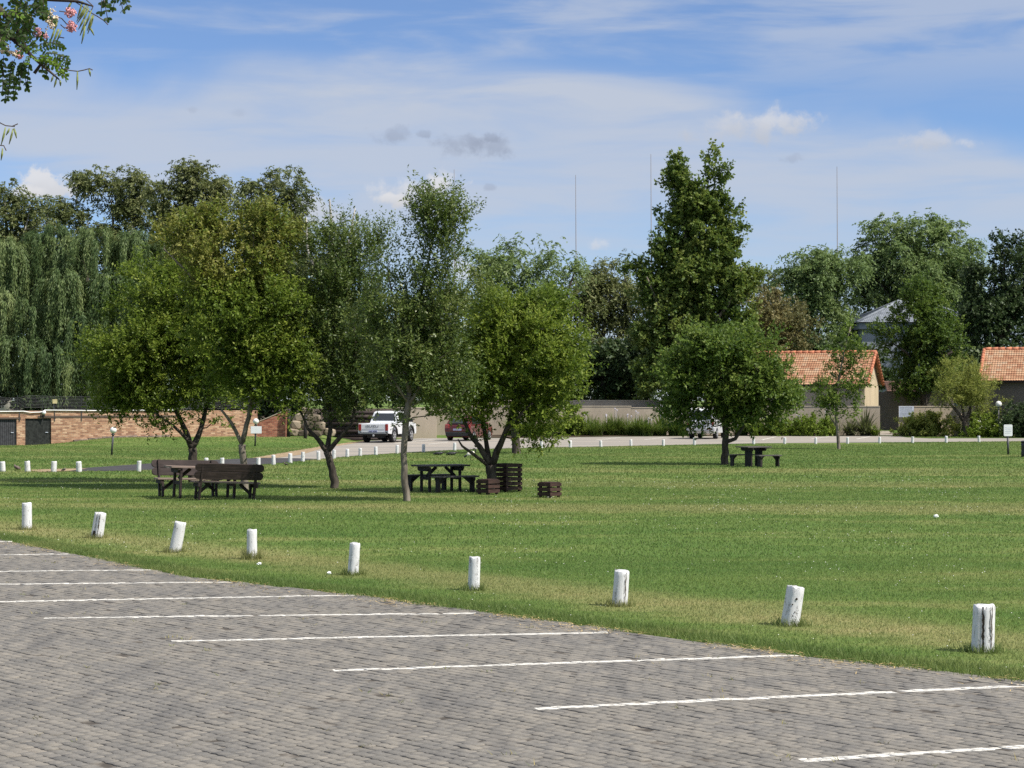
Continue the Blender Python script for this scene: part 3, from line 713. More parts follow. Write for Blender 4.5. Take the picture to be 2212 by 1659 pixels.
def sample_crown(ell, Yc, n, depth=0.9, shell=0.5, rng=RNG, lobe=0.0, per=8):
    if lobe > 0:
        nb = max(5, int(n * 0.75) // per); S = Yc / F
        sm = [(e[0], e[1], max(e[2] - .5 * lobe / S, e[2] * .55), max(e[3] - .5 * lobe / S, e[3] * .55)) + tuple(e[4:]) for e in ell]
        LC, LO = sample_crown(sm, Yc, nb, depth, 0.72, rng)
        lr = lobe * (0.6 + 0.75 * rng.random(nb)); lt = rng.normal(0, 0.10, nb); m = int(n * 0.74); w = lr ** 2; k = rng.choice(nb, m, p=w / w.sum())
        d = unit(rng.normal(0, 1, (m, 3)) + LO[k] * 0.5 + np.array([0, 0, 0.25])); rr = lr[k] * (0.35 + 0.65 * rng.random(m) ** 0.6)
        A = LC[k] + d * rr[:, None] * np.array([1, 1, 0.8]); B, BO = sample_crown(ell, Yc, n - m, depth * .9, 0.5, rng)[:2]
        sample_crown.tint = np.concatenate([lt[k], rng.normal(-.05, .1, n - m)])
        return np.concatenate([A, B]), np.concatenate([unit(d + 0.4 * LO[k]), BO])
    """clump centres inside a union of ellipsoids given in picture units; returns centres and outward directions"""
    ar = np.array([e[2] * e[3] * (e[4] if len(e) > 4 else 1.0) for e in ell]); ar = ar / ar.sum()
    idx = rng.choice(len(ell), n, p=ar); S = Yc / F
    C = []; O = []
    for k in idx:
        x, y, rx, ry = ell[k][:4]
        dirv = unit(rng.normal(0, 1, 3)); r = (shell + (1 - shell) * rng.random() ** 0.6) if rng.random() > 0.22 else shell * rng.random() ** 0.5
        off = dirv * r
        dep = min(rx, ry * 1.3) * S * depth
        yy = Yc + off[1] * dep
        C.append([(x - CX) * Yc / F + off[0] * rx * S, yy, HC + (CY - y) * Yc / F + off[2] * ry * S]); O.append(dirv)
    return np.array(C), np.array(O)

def tree(name, label, cat, base, trunks, ell, n, ntw, nlf, L, W, leaf, bark='bark_dark', group=None, up=0.45, droop=0.0, twig=0.45, depth=0.9, shell=0.5, tint=None, tb=0.0, seed=1, hang=0.0, jit=0.25, extra_y=0.0, lobe=None, per=8, leaf2=None):
    if lobe is None: lobe = 0.58 if (base[2] is None or base[2] < 100) else 1.25
    far = base[2] is not None and base[2] > 100
    n = int(n * (1.7 if far else 1.30)); twig *= .72 if far else 1.0; L *= .80 if far else 1.22; W *= 1.30 if far else 1.45
    rng = np.random.default_rng(seed)
    bx, by, Y = base
    if Y is None: Y = G(bx, by)[1]
    X = (bx - CX) * Y / F; z0 = th(X, Y)
    if by is None: by = CY + (HC - z0) * F / Y
    S = Y / F
    root = empty(name, (X, Y, z0)); tag(root, label, cat, group)
    C, O = sample_crown(ell, Y + extra_y, n, depth, shell, rng, lobe, per); n = len(C)
    tl = []
    for li, ln in enumerate(trunks):
        pts = []
        for q in ln:
            v = P(q[0], q[1], Y); v.y += q[3] if len(q) > 3 else 0.0
            pts.append((v, q[2]))
        if li == 0: pts.insert(0, (Vector((X, Y, z0 - 0.15)), pts[0][1] * 1.35)); pts[1][0].z = max(pts[1][0].z, z0 + 0.02)
        tl.append(pts)
    wood = skeleton(tl, C)
    b0 = np.array([X, Y, z0])
    wood.v = [(q[0] - X, q[1] - Y, q[2] - z0) for q in wood.v]
    me = bpy.data.meshes.new('trunk'); me.from_pydata(wood.v, [], wood.f); me.update()
    link('trunk', me, M[bark], root, smoothed=True)
    # twigs with leaves
    m = n * ntw
    c = np.repeat(C, ntw, 0); o = np.repeat(O, ntw, 0)
    td = unit(o * 0.55 + rng.normal(0, 0.6, (m, 3)) + np.array([0, 0, up]))
    st = c + rng.normal(0, jit * twig, (m, 3)); TL = twig * (0.5 + 0.9 * rng.random(m))
    k = m * nlf
    tt = np.tile((np.arange(nlf) + 0.5) / nlf, m) ** 0.85; td2 = np.repeat(td, nlf, 0); st2 = np.repeat(st, nlf, 0); tl2 = np.repeat(TL, nlf)
    tt = np.clip(tt + rng.normal(0, 0.06, k), 0.02, 1.05)
    bend = np.zeros((k, 3)); bend[:, 2] = -hang * tl2 * tt ** 2
    p = st2 + td2 * (tl2 * tt)[:, None] + bend
    perp = unit(np.cross(td2, unit(rng.normal(0, 1, (k, 3)))))
    d = unit(td2 * 0.55 + perp * 0.8 + np.array([0, 0, -droop]))
    nr = unit(rng.normal(0, 0.6, (k, 3)) + np.array([0.15, -0.1, 0.75]))
    LL = L * (0.65 + 0.7 * rng.random(k)); WW = W * (0.7 + 0.6 * rng.random(k))
    v = leaf_quads(p, d, nr, LL, WW) - b0
    ct = np.clip(rng.normal(0.45 + tb, 0.13, n) + (sample_crown.tint if lobe > 0 else 0), 0, 1)
    if tint is not None: ct = np.clip(ct + tint(C, Y), 0, 1)
    ti = np.clip(np.repeat(np.repeat(ct, ntw), nlf) + rng.normal(0, 0.16, k) + 0.14 * (tt - 0.5), 0, 1)
    cr = link('crown', np_mesh('crown', v, np.arange(len(v)), 4, ti), M[leaf], root)
    if leaf2:   # a second leaf colour on the boughs picked by the function
        cr.data.materials.append(M[leaf2[0]]); pick = np.repeat(np.repeat(leaf2[1](C, Y, rng), ntw), nlf).astype(np.int32)
        cr.data.polygons.foreach_set('material_index', pick); cr.data.update()
    return root

def strands(name, label, cat, base, trunks, ell, n, nst, nlf, L, W, leaf, length, bark='bark_dark', group=None, depth=0.8, seed=1, seg=0.1, floor=0.6):
    """weeping tree: strands of leaves hanging from a dome of branches"""
    rng = np.random.default_rng(seed); bx, by, Y = base; X = (bx - CX) * Y / F; z0 = th(X, Y)
    root = empty(name, (X, Y, z0)); tag(root, label, cat, group)
    S = Y / F; ar = np.array([e[2] * (e[3] + .4 * e[4]) for e in ell], float); ix = rng.choice(len(ell), n, p=ar / ar.sum()); C = []; O = []; DL = []
    for q in ix:
        x, y, rx, ry, dl, dyy = ell[q]; v = unit(rng.normal(0, 1, 3)); v[2] = abs(v[2]) * 1.0; v = unit(v); rr = 0.8 + 0.25 * rng.random()
        C.append([(x - CX) * Y / F + v[0] * rx * S * rr, Y + dyy + v[1] * rx * S * .9 * rr, HC + (CY - y) * Y / F + (v[2] * rr) * ry * S]); O.append(v); DL.append(dl * S)
    C = np.array(C); O = np.array(O); DL = np.array(DL)
    tl = []
    for li, ln in enumerate(trunks):
        pts = [(P(q[0], q[1], Y), q[2]) for q in ln]
        if li == 0: pts.insert(0, (Vector((X, Y, z0 - 0.2)), pts[0][1] * 1.3))
        tl.append(pts)
    wood = skeleton(tl, C); wood.v = [(q[0] - X, q[1] - Y, q[2] - z0) for q in wood.v]
    me = bpy.data.meshes.new('trunk'); me.from_pydata(wood.v, [], wood.f); me.update(); link('trunk', me, M[bark], root, smoothed=True)
    m = n * nst; c = np.repeat(C, nst, 0); o = np.repeat(O, nst, 0)
    hd = unit(o * np.array([1, 1, 0.3]) + rng.normal(0, 0.12, (m, 3))); reach = 0.35 + 0.55 * rng.random(m)
    HL = np.repeat(DL, nst) * (0.35 + 0.85 * rng.random(m)) + np.repeat(C[:, 2] - C[:, 2].min(), nst) * 0; HL = np.minimum(HL, np.maximum(0.5, c[:, 2] - z0 - floor))
    k = m * nlf; s = np.tile((np.arange(nlf) + rng.random(nlf)) / nlf, m)
    hd2 = np.repeat(hd, nlf, 0); c2 = np.repeat(c, nlf, 0); r2 = np.repeat(reach, nlf); h2 = np.repeat(HL, nlf)
    p = c2 + hd2 * (r2 * (1 - np.exp(-4 * s)))[:, None]; p[:, 2] += 0.35 * np.minimum(s * 6, 1) * (1 - s) - h2 * s ** 1.25
    p += rng.normal(0, 0.05, (k, 3)) + np.repeat(rng.normal(0, 0.07, (m, 3)), nlf, 0)
    d = unit(rng.normal(0, 0.28, (k, 3)) + hd2 * (0.8 * (1 - s))[:, None] + np.array([0, 0, -1.0]))
    nr = unit(rng.normal(0, 0.7, (k, 3)) + o.repeat(nlf, 0) * 0.6 + np.array([0.1, -0.2, 0.4]))
    v = leaf_quads(p, d, nr, L * (0.7 + 0.6 * rng.random(k)), W * (0.7 + 0.6 * rng.random(k))) - np.array([X, Y, z0])
    dt = rng.normal(0, 0.20, len(ell)); ti = np.clip(np.repeat(np.repeat(rng.normal(0.5, 0.14, n) + dt[ix], nst), nlf) + np.repeat(rng.normal(0, 0.12, m), nlf) + rng.normal(0, 0.12, k), 0, 1)
    link('crown', np_mesh('crown', v, np.arange(len(v)), 4, ti), M[leaf], root)
    return root

LAWN = 'young trees standing on the lawn'
tree('lawn_tree', 'broad bright green tree on the lawn behind the backed benches', 'tree', (416, 1042, 56.7),
     [[(416, 1040, .135), (418, 1000, .125), (415, 968, .12)], [(415, 968, .10), (398, 925, .075), (376, 880, .05), (345, 830, .03)], [(415, 968, .10), (432, 925, .075, .2), (447, 865, .05, .4), (440, 780, .03, .4)], [(416, 960, .06), (380, 920, .04, -.4), (340, 890, .02, -.6)]],
     [(320, 760, 125, 140), (400, 710, 105, 130), (300, 640, 62, 75), (425, 830, 85, 75), (258, 790, 72, 90), (360, 872, 115, 45), (268, 885, 55, 42), (310, 590, 30, 42), (230, 720, 45, 60), (450, 640, 60, 70, .7), (430, 760, 95, 110), (470, 850, 60, 60), (300, 840, 90, 60), (205, 770, 30, 60), (225, 835, 40, 50), (460, 740, 70, 100), (350, 690, 110, 110)],
     480, 11, 13, .075, .034, 'leaf_bright', 'bark_dark', LAWN, seed=11, tb=.05, twig=.42)
def t2tint(C, Y):
    yv = CY - (C[:, 2] - HC) * F / Y; xv = CX + C[:, 0] * F / C[:, 1]
    return np.where((yv < 640), 0.14 + 0.16 * (xv < 500) * (yv > 500), 0.0)
tree('lawn_tree', 'tall yellowish tree with pale trunk behind the right end of the backed benches', 'tree', (528, 1057, 52.3),
     [[(528, 1055, .105), (527, 1005, .09), (523, 960, .095)], [(523, 960, .06), (500, 912, .045, -.1), (480, 885, .03, -.2)], [(523, 955, .075), (538, 900, .06), (545, 820, .05), (540, 720, .04), (545, 600, .03), (548, 500, .015)], [(542, 760, .045), (480, 680, .035, -.2), (410, 590, .026, -.4), (360, 540, .012, -.4)], [(541, 740, .04), (590, 640, .03, .2), (610, 560, .015, .3)]],
     [(545, 800, 95, 105), (500, 720, 100, 105), (590, 700, 75, 115), (495, 550, 95, 90), (430, 525, 75, 55), (560, 520, 72, 70), (600, 600, 55, 85), (368, 515, 48, 36, .8), (545, 482, 36, 26), (600, 860, 50, 50), (430, 486, 25, 26, .5), (470, 480, 25, 22), (585, 488, 26, 26), (600, 790, 70, 100), (640, 560, 26, 40, .5), (480, 590, 80, 70), (520, 660, 110, 80), (380, 560, 40, 30)],
     440, 11, 13, .078, .034, 'leaf_olive', 'bark_grey', LAWN, seed=12, tint=t2tint, twig=.42, up=.55, leaf2=('leaf_bright', lambda C, Y, r: (CY - (C[:, 2] - HC) * F / Y) + r.normal(0, 26, len(C)) > 615))
tree('lawn_tree', 'dark olive tree with a low forked trunk in front of the white pickup', 'tree', (722, 1055, 52.9),
     [[(722, 1053, .115), (718, 1015, .10), (706, 975, .10)], [(706, 975, .075), (688, 950, .06), (664, 925, .04), (650, 890, .025)], [(706, 975, .075), (712, 930, .06, .2), (708, 860, .045, .3), (715, 760, .035, .3), (730, 600, .02, .2)], [(706, 978, .07), (735, 945, .055, -.1), (762, 915, .04, -.2), (775, 840, .03, -.2), (765, 680, .022, -.2)]],
     [(715, 820, 100, 85), (680, 740, 65, 105), (750, 700, 85, 115), (765, 570, 70, 75), (700, 570, 56, 65), (745, 545, 50, 32), (800, 800, 45, 80), (640, 830, 40, 70), (770, 512, 18, 20, .8), (715, 518, 16, 20, .8), (800, 545, 20, 26, .6), (690, 890, 60, 35), (795, 872, 42, 34)],
     290, 11, 13, .068, .026, 'leaf_grey', 'bark_dark', LAWN, seed=13, up=1.1, twig=.55, tb=.0)
tree('lawn_tree', 'tall slender tree with a straight pale trunk, nearest to the paving', 'tree', (879, 1083, 46.2),
     [[(879, 1081, .088), (873, 1030, .076), (873, 960, .073), (880, 890, .075), (884, 850, .065)], [(884, 850, .05), (872, 770, .042), (858, 690, .032), (838, 590, .016)], [(884, 850, .055), (892, 760, .045, .2), (906, 650, .035, .3), (925, 560, .026, .3), (940, 450, .012, .3)], [(882, 878, .045), (905, 840, .035, -.2), (940, 780, .025, -.3), (965, 700, .015, -.3)], [(882, 870, .04), (860, 835, .03, -.2), (835, 790, .02, -.2)]],
     [(880, 800, 74, 70), (868, 700, 64, 95), (938, 700, 58, 100), (830, 575, 36, 46, .6), (890, 590, 46, 46, .6), (945, 482, 32, 52, 1.3), (945, 820, 60, 80), (975, 610, 22, 50, .6), (915, 450, 13, 24), (980, 452, 14, 18, .8), (950, 560, 30, 36), (875, 936, 13, 13, 1.4), (805, 690, 30, 60, .6), (806, 530, 12, 20, .4), (965, 880, 36, 40), (850, 860, 46, 30), (858, 905, 22, 20)],
     250, 11, 13, .070, .026, 'leaf_grey', 'bark_grey', LAWN, seed=14, up=1.3, twig=.50, tb=.04, shell=.4)
tree('lawn_tree', 'round bright green tree beside the tall slatted bin enclosure', 'tree', (1061, 1063, 50.5),
     [[(1061, 1061, .15), (1062, 1025, .135), (1060, 1003, .15)], [(1058, 1003, .085), (1036, 965, .07), (1016, 940, .05), (990, 880, .03)], [(1058, 1003, .08), (1050, 955, .06, .2), (1040, 890, .045, .3), (1060, 780, .03, .3)], [(1063, 1003, .10), (1080, 962, .08), (1102, 905, .055), (1120, 800, .04), (1130, 700, .02)], [(1056, 1008, .055), (1022, 980, .042, -.2), (999, 963, .03, -.3), (990, 948, .015, -.3)], [(1072, 985, .06), (1092, 930, .05, -.3), (1150, 870, .03, -.4)]],
     [(1120, 780, 128, 112), (1060, 745, 85, 85), (1175, 760, 80, 100), (1130, 685, 85, 42), (1000, 850, 70, 65), (1200, 860, 55, 45), (965, 820, 50, 80), (1100, 880, 80, 45), (1010, 955, 24, 14, .7), (1225, 780, 34, 60), (1150, 905, 50, 26), (975, 884, 36, 26), (1026, 890, 30, 22)],
     330, 11, 13, .076, .032, 'leaf_bright', 'bark_dark', LAWN, seed=15, tb=.1, twig=.42)
tree('lawn_tree', 'thin dark trunked tree at the far lawn edge, behind the round bright tree', 'tree', (1115, 980, 86.4),
     [[(1115, 979, .20), (1113, 940, .17), (1112, 900, .15), (1125, 830, .10)]],
     [(1140, 820, 60, 80), (1110, 760, 60, 70), (1170, 870, 40, 40)], 130, 8, 10, .12, .05, 'leaf_deep', 'bark_dark', LAWN, seed=16)
tree('lawn_tree', 'round dark green tree beside the farthest picnic table', 'tree', (1566, 1004, 71.8),
     [[(1566, 1002, .14), (1566, 965, .125), (1568, 935, .11), (1560, 880, .07), (1555, 800, .04)], [(1568, 955, .08), (1588, 948, .07), (1610, 915, .055), (1640, 860, .03)], [(1567, 935, .07), (1580, 900, .05, .4), (1590, 820, .03, .5)], [(1562, 890, .05), (1520, 860, .035, -.4), (1480, 840, .02, -.5)]],
     [(1560, 800, 112, 82), (1482, 860, 58, 46), (1650, 840, 72, 64), (1580, 742, 74, 38), (1700, 830, 40, 38), (1540, 884, 80, 28), (1505, 770, 50, 40), (1640, 760, 46, 40), (1445, 880, 24, 22), (1640, 905, 40, 20)],
     290, 11, 12, .105, .048, 'leaf_deep', 'bark_dark', LAWN, seed=17, tb=.05, twig=.55)
tree('sapling', 'thin young tree at the far edge of the lawn in front of the tiled house', 'tree', (1811, 970, 94.0),
     [[(1812, 969, .085), (1809, 930, .07), (1805, 893, .06), (1812, 820, .045), (1825, 750, .03), (1838, 705, .015)], [(1807, 920, .04), (1795, 903, .03), (1785, 880, .02)], [(1808, 870, .035), (1840, 830, .02, .2)]],
     [(1840, 722, 20, 26), (1850, 768, 20, 24), (1803, 758, 18, 24), (1790, 822, 36, 32), (1846, 826, 20, 36), (1800, 872, 26, 26), (1843, 878, 26, 18), (1822, 790, 18, 20, .6), (1775, 850, 16, 20)],
     60, 8, 10, .11, .05, 'leaf_deep', 'bark_grey', LAWN, seed=18, tb=.12, twig=.40, lobe=0.0)
tree('feathery_tree', 'small feathery yellow-green tree with a forked trunk in the bed beside the globe lamp', 'tree', (2087, 944, 124.4),
     [[(2087, 942, .20), (2086, 920, .18), (2080, 908, .14)], [(2080, 908, .12), (2068, 890, .10), (2050, 868, .06), (2040, 845, .04)], [(2084, 912, .12), (2096, 890, .10, .2), (2102, 862, .06, .3), (2112, 840, .04)], [(2083, 905, .09), (2082, 880, .07, .5), (2078, 845, .04, .6)]],
     [(2078, 835, 50, 30), (2045, 852, 30, 26), (2112, 850, 32, 30), (2072, 818, 30, 14), (2098, 822, 26, 16), (2130, 862, 16, 18), (2030, 868, 16, 16)],
     120, 9, 13, .14, .026, 'leaf_acacia', 'bark_dark', seed=19, up=.5, twig=.65, droop=.2)

BACK = 'trees behind the boundary walls'
tree('poplar', 'tall pointed tree with two leading tips behind the taupe wall', 'tree', (1482, None, 133.0),
     [[(1482, 930, .45), (1484, 800, .36), (1490, 650, .26), (1480, 500, .16), (1472, 390, .05)], [(1488, 660, .2), (1530, 520, .13, .4), (1545, 390, .04, .4)], [(1484, 780, .18), (1420, 660, .1, -.8), (1395, 600, .05, -1)], [(1486, 760, .18), (1570, 660, .1, -.8), (1600, 580, .05, -1)]],
     [(1507 + dx, y, rx, 42) for y, rx, dx in ((440, 32, 3), (470, 56, 2), (502, 80, 0), (535, 98, -4), (570, 114, -8), (605, 122, -6), (640, 132, -8), (680, 138, -4), (720, 140, 0), (760, 138, -4), (800, 130, -8), (840, 112, -8))] + [(1468, 400, 18, 36, 2.2), (1466, 352, 8, 26, 2.6), (1545, 398, 17, 36, 1.8), (1543, 345, 6, 30, 3), (1508, 452, 60, 30, 1.5), (1420, 470, 14, 26), (1580, 450, 12, 30), (1590, 480, 14, 22), (1385, 490, 12, 16), (1372, 600, 12, 30), (1612, 610, 16, 36)],
     760, 9, 11, .26, .13, 'leaf_poplar', 'bark_grey', BACK, seed=21, up=.6, twig=.85, shell=.65, lobe=.7, tb=.06, per=5)
tree('pepper_tree', 'light green pepper tree left of the tall pointed tree', 'tree', (1140, None, 145.0),
     [[(1140, 930, .4), (1142, 820, .3), (1150, 720, .2), (1130, 620, .1)], [(1146, 780, .2), (1210, 680, .12, -1), (1240, 590, .05, -1)], [(1144, 800, .18), (1080, 690, .1, -1), (1055, 600, .05, -1)]],
     [(1140, 605, 98, 72), (1060, 582, 34, 34), (1118, 532, 34, 30), (1200, 572, 48, 46), (1130, 700, 112, 75), (1180, 780, 95, 75), (1150, 515, 20, 18), (1240, 560, 18, 26), (1060, 680, 50, 60), (1180, 545, 26, 22), (1100, 790, 80, 70)],
     330, 8, 13, .30, .075, 'leaf_pepper', 'bark_dark', BACK, seed=22, up=.35, hang=.9, twig=1.3, droop=.7, tb=.08)
tree('pepper_tree', 'darker drooping pepper tree tucked against the left side of the tall pointed tree', 'tree', (1320, None, 150.0),
     [[(1320, 930, .4), (1318, 830, .3), (1300, 740, .2), (1320, 640, .1)], [(1312, 780, .2), (1350, 700, .12), (1350, 600, .06)]],
     [(1320, 640, 62, 72), (1345, 572, 26, 30), (1300, 720, 74, 84), (1340, 800, 84, 84), (1285, 600, 26, 34), (1270, 660, 30, 50), (1250, 800, 50, 60), (1390, 700, 40, 110), (1262, 640, 40, 60), (1235, 720, 50, 80), (1310, 610, 50, 40)],
     330, 8, 13, .30, .075, 'leaf_gum', 'bark_dark', BACK, seed=23, up=.3, hang=1.0, twig=1.3, droop=.7, tb=.12)
tree('pepper_tree', 'grey-green pepper tree just right of the tall pointed tree', 'tree', (1760, None, 165.0),
     [[(1760, 920, .45), (1755, 780, .3), (1750, 640, .15), (1740, 560, .06)], [(1756, 740, .2), (1800, 620, .1, -1), (1810, 570, .05)]],
     [(1750, 640, 75, 95), (1732, 556, 42, 28), (1800, 575, 62, 44), (1700, 645, 28, 55), (1790, 740, 85, 85), (1705, 590, 20, 26), (1700, 740, 60, 60)],
     300, 8, 12, .33, .085, 'leaf_pepper', 'bark_dark', BACK, seed=24, up=.35, hang=.8, twig=1.35, droop=.6)
tree('pepper_tree', 'largest pepper tree, a broad grey-green mound behind the blue-grey house', 'tree', (1980, None, 175.0),
     [[(1980, 920, .5), (1975, 760, .4), (1980, 600, .2), (1990, 500, .08)], [(1977, 720, .3), (1900, 620, .15, -1), (1870, 570, .06)], [(1978, 700, .3), (2050, 600, .15, -1), (2080, 550, .06)]],
     [(1980, 585, 122, 102), (1960, 502, 90, 36), (2062, 565, 58, 80), (1885, 562, 52, 60), (1850, 640, 60, 66), (1960, 700, 112, 85), (2002, 470, 40, 14), (1930, 490, 30, 20), (2040, 495, 40, 24), (1850, 545, 26, 24), (2100, 540, 20, 26), (2060, 660, 60, 70), (1920, 600, 90, 80), (2020, 640, 90, 90), (1990, 540, 80, 60)],
     640, 8, 12, .34, .09, 'leaf_pepper', 'bark_dark', BACK, seed=25, up=.35, hang=.7, twig=1.4, droop=.6, tb=.06)
tree('broad_dark_tree', 'very dark tree behind the right hand tiled roof', 'tree', (2165, None, 158.0),
     [[(2165, 920, .5), (2160, 780, .35), (2165, 660, .2), (2170, 560, .08)], [(2162, 740, .2), (2110, 660, .1, -1)], [(2162, 740, .2), (2210, 640, .1, -1)]],
     [(2150, 665, 68, 92), (2195, 610, 58, 66), (2190, 730, 95, 105), (2100, 705, 52, 85), (2172, 545, 26, 26), (2210, 550, 40, 30), (2230, 700, 60, 110), (2120, 800, 60, 60)],
     330, 8, 12, .26, .12, 'leaf_dark', 'bark_dark', BACK, seed=26, up=.5, twig=1.1)
tree('dark_tree', 'dark green tree standing in front of the blue-grey house', 'tree', (1995, None, 141.0),
     [[(1995, 930, .3), (1995, 850, .25), (1992, 760, .18), (2000, 660, .07)], [(1994, 810, .15), (1950, 760, .08, -1), (1925, 740, .04)], [(1994, 800, .15), (2050, 760, .08, -1)]],
     [(1990, 702, 62, 72), (2000, 780, 74, 62), (1945, 745, 34, 28), (2025, 640, 32, 40), (1962, 818, 50, 32), (2050, 730, 30, 50), (1990, 640, 36, 30), (2040, 820, 36, 36), (1925, 730, 16, 16, .7)],
     300, 8, 12, .20, .085, 'leaf_deep', 'bark_dark', BACK, seed=27, up=.45, twig=.8, tb=-.1)
tree('russet_tree', 'brownish leaved tree behind the ridge of the tiled house', 'tree', (1672, None, 148.0),
     [[(1672, 930, .3), (1674, 800, .22), (1680, 700, .12), (1685, 640, .05)], [(1675, 770, .14), (1720, 720, .07, -.6)], [(1675, 780, .14), (1630, 710, .07, -.6)]],
     [(1680, 690, 54, 52), (1632, 700, 42, 52), (1705, 742, 38, 42), (1660, 650, 30, 24), (1735, 720, 14, 20), (1640, 760, 50, 50)],
     230, 8, 12, .20, .08, 'leaf_brown', 'bark_dark', BACK, seed=28, up=.4, twig=.8, tint=lambda C, Y: np.where((CX + C[:, 0] * F / C[:, 1]) > 1700, -.3, 0.0))
tree('small_far_tree', 'small far tree peeping out between the pointed tree and the pepper trees', 'tree', (1660, None, 190.0),
     [[(1660, 900, .3), (1660, 700, .15), (1660, 600, .05)]], [(1658, 604, 13, 26), (1655, 680, 30, 60)], 60, 7, 10, .3, .1, 'leaf_gum', 'bark_dark', BACK, seed=29, twig=1.0)
for i, (bx, Y, el, lab, nn) in enumerate((
    (10, 165, [(10, 420, 34, 42), (20, 505, 55, 75), (68, 468, 30, 40), (0, 600, 75, 95), (-40, 480, 50, 90), (60, 560, 60, 60)], 'gum tree at the far left edge above the willow', 260),
    (240, 178, [(215, 408, 50, 30), (290, 408, 42, 32), (255, 480, 85, 46), (140, 482, 52, 42), (300, 470, 52, 46), (325, 560, 90, 80), (200, 560, 100, 72), (268, 385, 26, 18), (180, 400, 22, 26), (110, 470, 30, 24)], 'wide flat-topped gum tree above the willow', 380),
    (410, 170, [(410, 395, 50, 42), (360, 440, 30, 44), (455, 420, 32, 38), (410, 485, 72, 42), (400, 365, 30, 20), (435, 370, 28, 22), (480, 410, 16, 22), (410, 560, 80, 60), (345, 415, 16, 20)], 'tallest gum tree, its crown rising to a rounded top', 260),
    (592, 165, [(570, 415, 50, 46), (620, 455, 46, 55), (545, 470, 40, 36), (600, 540, 74, 72), (600, 385, 30, 22), (655, 510, 24, 36), (520, 430, 22, 26), (590, 640, 90, 70)], 'round-topped gum tree right of the tallest gum', 300),
    (712, 152, [(720, 565, 42, 62), (700, 640, 55, 85), (765, 640, 42, 64), (650, 620, 55, 95), (740, 760, 100, 95), (690, 510, 20, 22), (830, 720, 70, 90), (900, 760, 80, 80), (960, 700, 60, 60)], 'dark wide tree behind the lawn trees and the pickup', 330))):
    tree('gum_tree', lab, 'tree', (bx, None, Y),
         [[(bx, 920, .45), (bx + 4, 760, .36), (bx - 5, 620, .26), (bx + 5, 500, .14), (bx, 430, .05)], [(bx - 2, 640, .2), (bx + 45, 520, .1, -1), (bx + 55, 450, .04)], [(bx, 680, .2), (bx - 45, 540, .1, -1), (bx - 50, 470, .04)]],
         el, nn, 8, 12, .30, .095, 'leaf_gum', 'bark_pale', BACK, seed=30 + i, up=.35, hang=.6, droop=.7, twig=1.15, shell=.6, tb=(0, .0, .1, .02, -.1)[i])
strands('willow_tree', 'weeping willow hanging over the brick wall', 'tree', (165, None, 124.0),
        [[(165, 920, .5), (160, 800, .4), (170, 690, .25), (190, 600, .1)], [(162, 760, .25), (90, 660, .12), (60, 620, .06)], [(165, 740, .25), (260, 650, .12), (300, 570, .06)]],
        [(215, 530, 62, 30, 80, 0), (130, 555, 52, 30, 70, .5), (300, 545, 46, 40, 110, 0), (60, 590, 44, 30, 90, .5), (10, 560, 44, 40, 120, 0), (150, 622, 38, 34, 120, -1.8), (262, 625, 52, 36, 130, -1.0), (22, 668, 40, 32, 90, -1.4), (92, 690, 42, 28, 70, -2.2), (190, 712, 34, 26, 90, -2.4), (250, 730, 46, 36, 130, -1.6), (-30, 700, 40, 40, 150, -.5), (62, 762, 40, 22, 60, -2.8), (128, 778, 46, 32, 110, -3.0), (196, 800, 46, 30, 80, -2.6), (250, 790, 40, 30, 90, -2.0), (20, 812, 34, 20, 50, -2.6), (320, 690, 50, 50, 190, 0), (100, 520, 40, 24, 60, 1.0)],
        430, 15, 26, .25, .045, 'leaf_willow', 3.4, 'bark_dark', BACK, seed=40)
# undergrowth behind the walls
for i, (bx, Y, el, lab) in enumerate((
    (60, 132, [(0, 800, 110, 90), (110, 840, 100, 60), (60, 720, 110, 80), (10, 620, 90, 70), (140, 640, 90, 70), (40, 870, 120, 40)], 'dark shrub filler for the shade inside the left of the willow'),  # this and the next put the willow's inner shade into dark leaves
    (260, 133, [(250, 790, 110, 100), (330, 840, 90, 70), (340, 700, 90, 90), (220, 660, 90, 90), (260, 870, 130, 40)], 'dark shrub filler for the shade inside the right of the willow'),
    (500, 130, [(480, 800, 110, 90), (570, 760, 90, 120), (540, 860, 110, 50)], 'dark shrubs behind the red brick wall'),
    (720, 128, [(700, 810, 100, 80), (800, 830, 110, 70), (770, 730, 90, 80)], 'dark shrubs behind the log wall and pickup'),
    (960, 139, [(930, 800, 110, 80), (1020, 800, 100, 80), (900, 720, 80, 80)], 'dark shrubs behind the first stretch of taupe wall'),
    (1300, 141, [(1260, 810, 110, 60), (1360, 800, 100, 70), (1420, 840, 90, 50), (1180, 830, 90, 50)], 'dark shrubs above the middle of the taupe wall'),
    (2150, 146, [(2110, 830, 80, 60), (2200, 820, 90, 70)], 'dark shrubs behind the right hand tiled house'),
    (1800, 152, [(1780, 800, 90, 60), (1860, 820, 60, 60)], 'dark shrubs behind the ridge of the left tiled house'))):
    tree('shrub', lab, 'shrub', (bx, None, Y), [[(bx, 920, .25), (bx + 5, 850, .18), (bx, 790, .08)]], el, 60 + 32 * len(el), 7, 10, .36, .16, 'leaf_dark', 'bark_dark', 'dark shrubs behind the walls', seed=50 + i, twig=1.0, up=.4)
tree('broad_dark_tree', 'unseen dark tree added beyond the right edge to shade the right hand tiled roof', 'tree', (2330, None, 131.5),  # stand-in outside the view, added to cast the shadow on the roof
     [[(2330, 920, .35), (2330, 800, .25), (2335, 700, .1)]], [(2310, 690, 46, 80), (2340, 760, 60, 80), (2350, 640, 50, 50)], 200, 8, 11, .26, .12, 'leaf_dark', 'bark_dark', BACK, seed=60, twig=1.0)
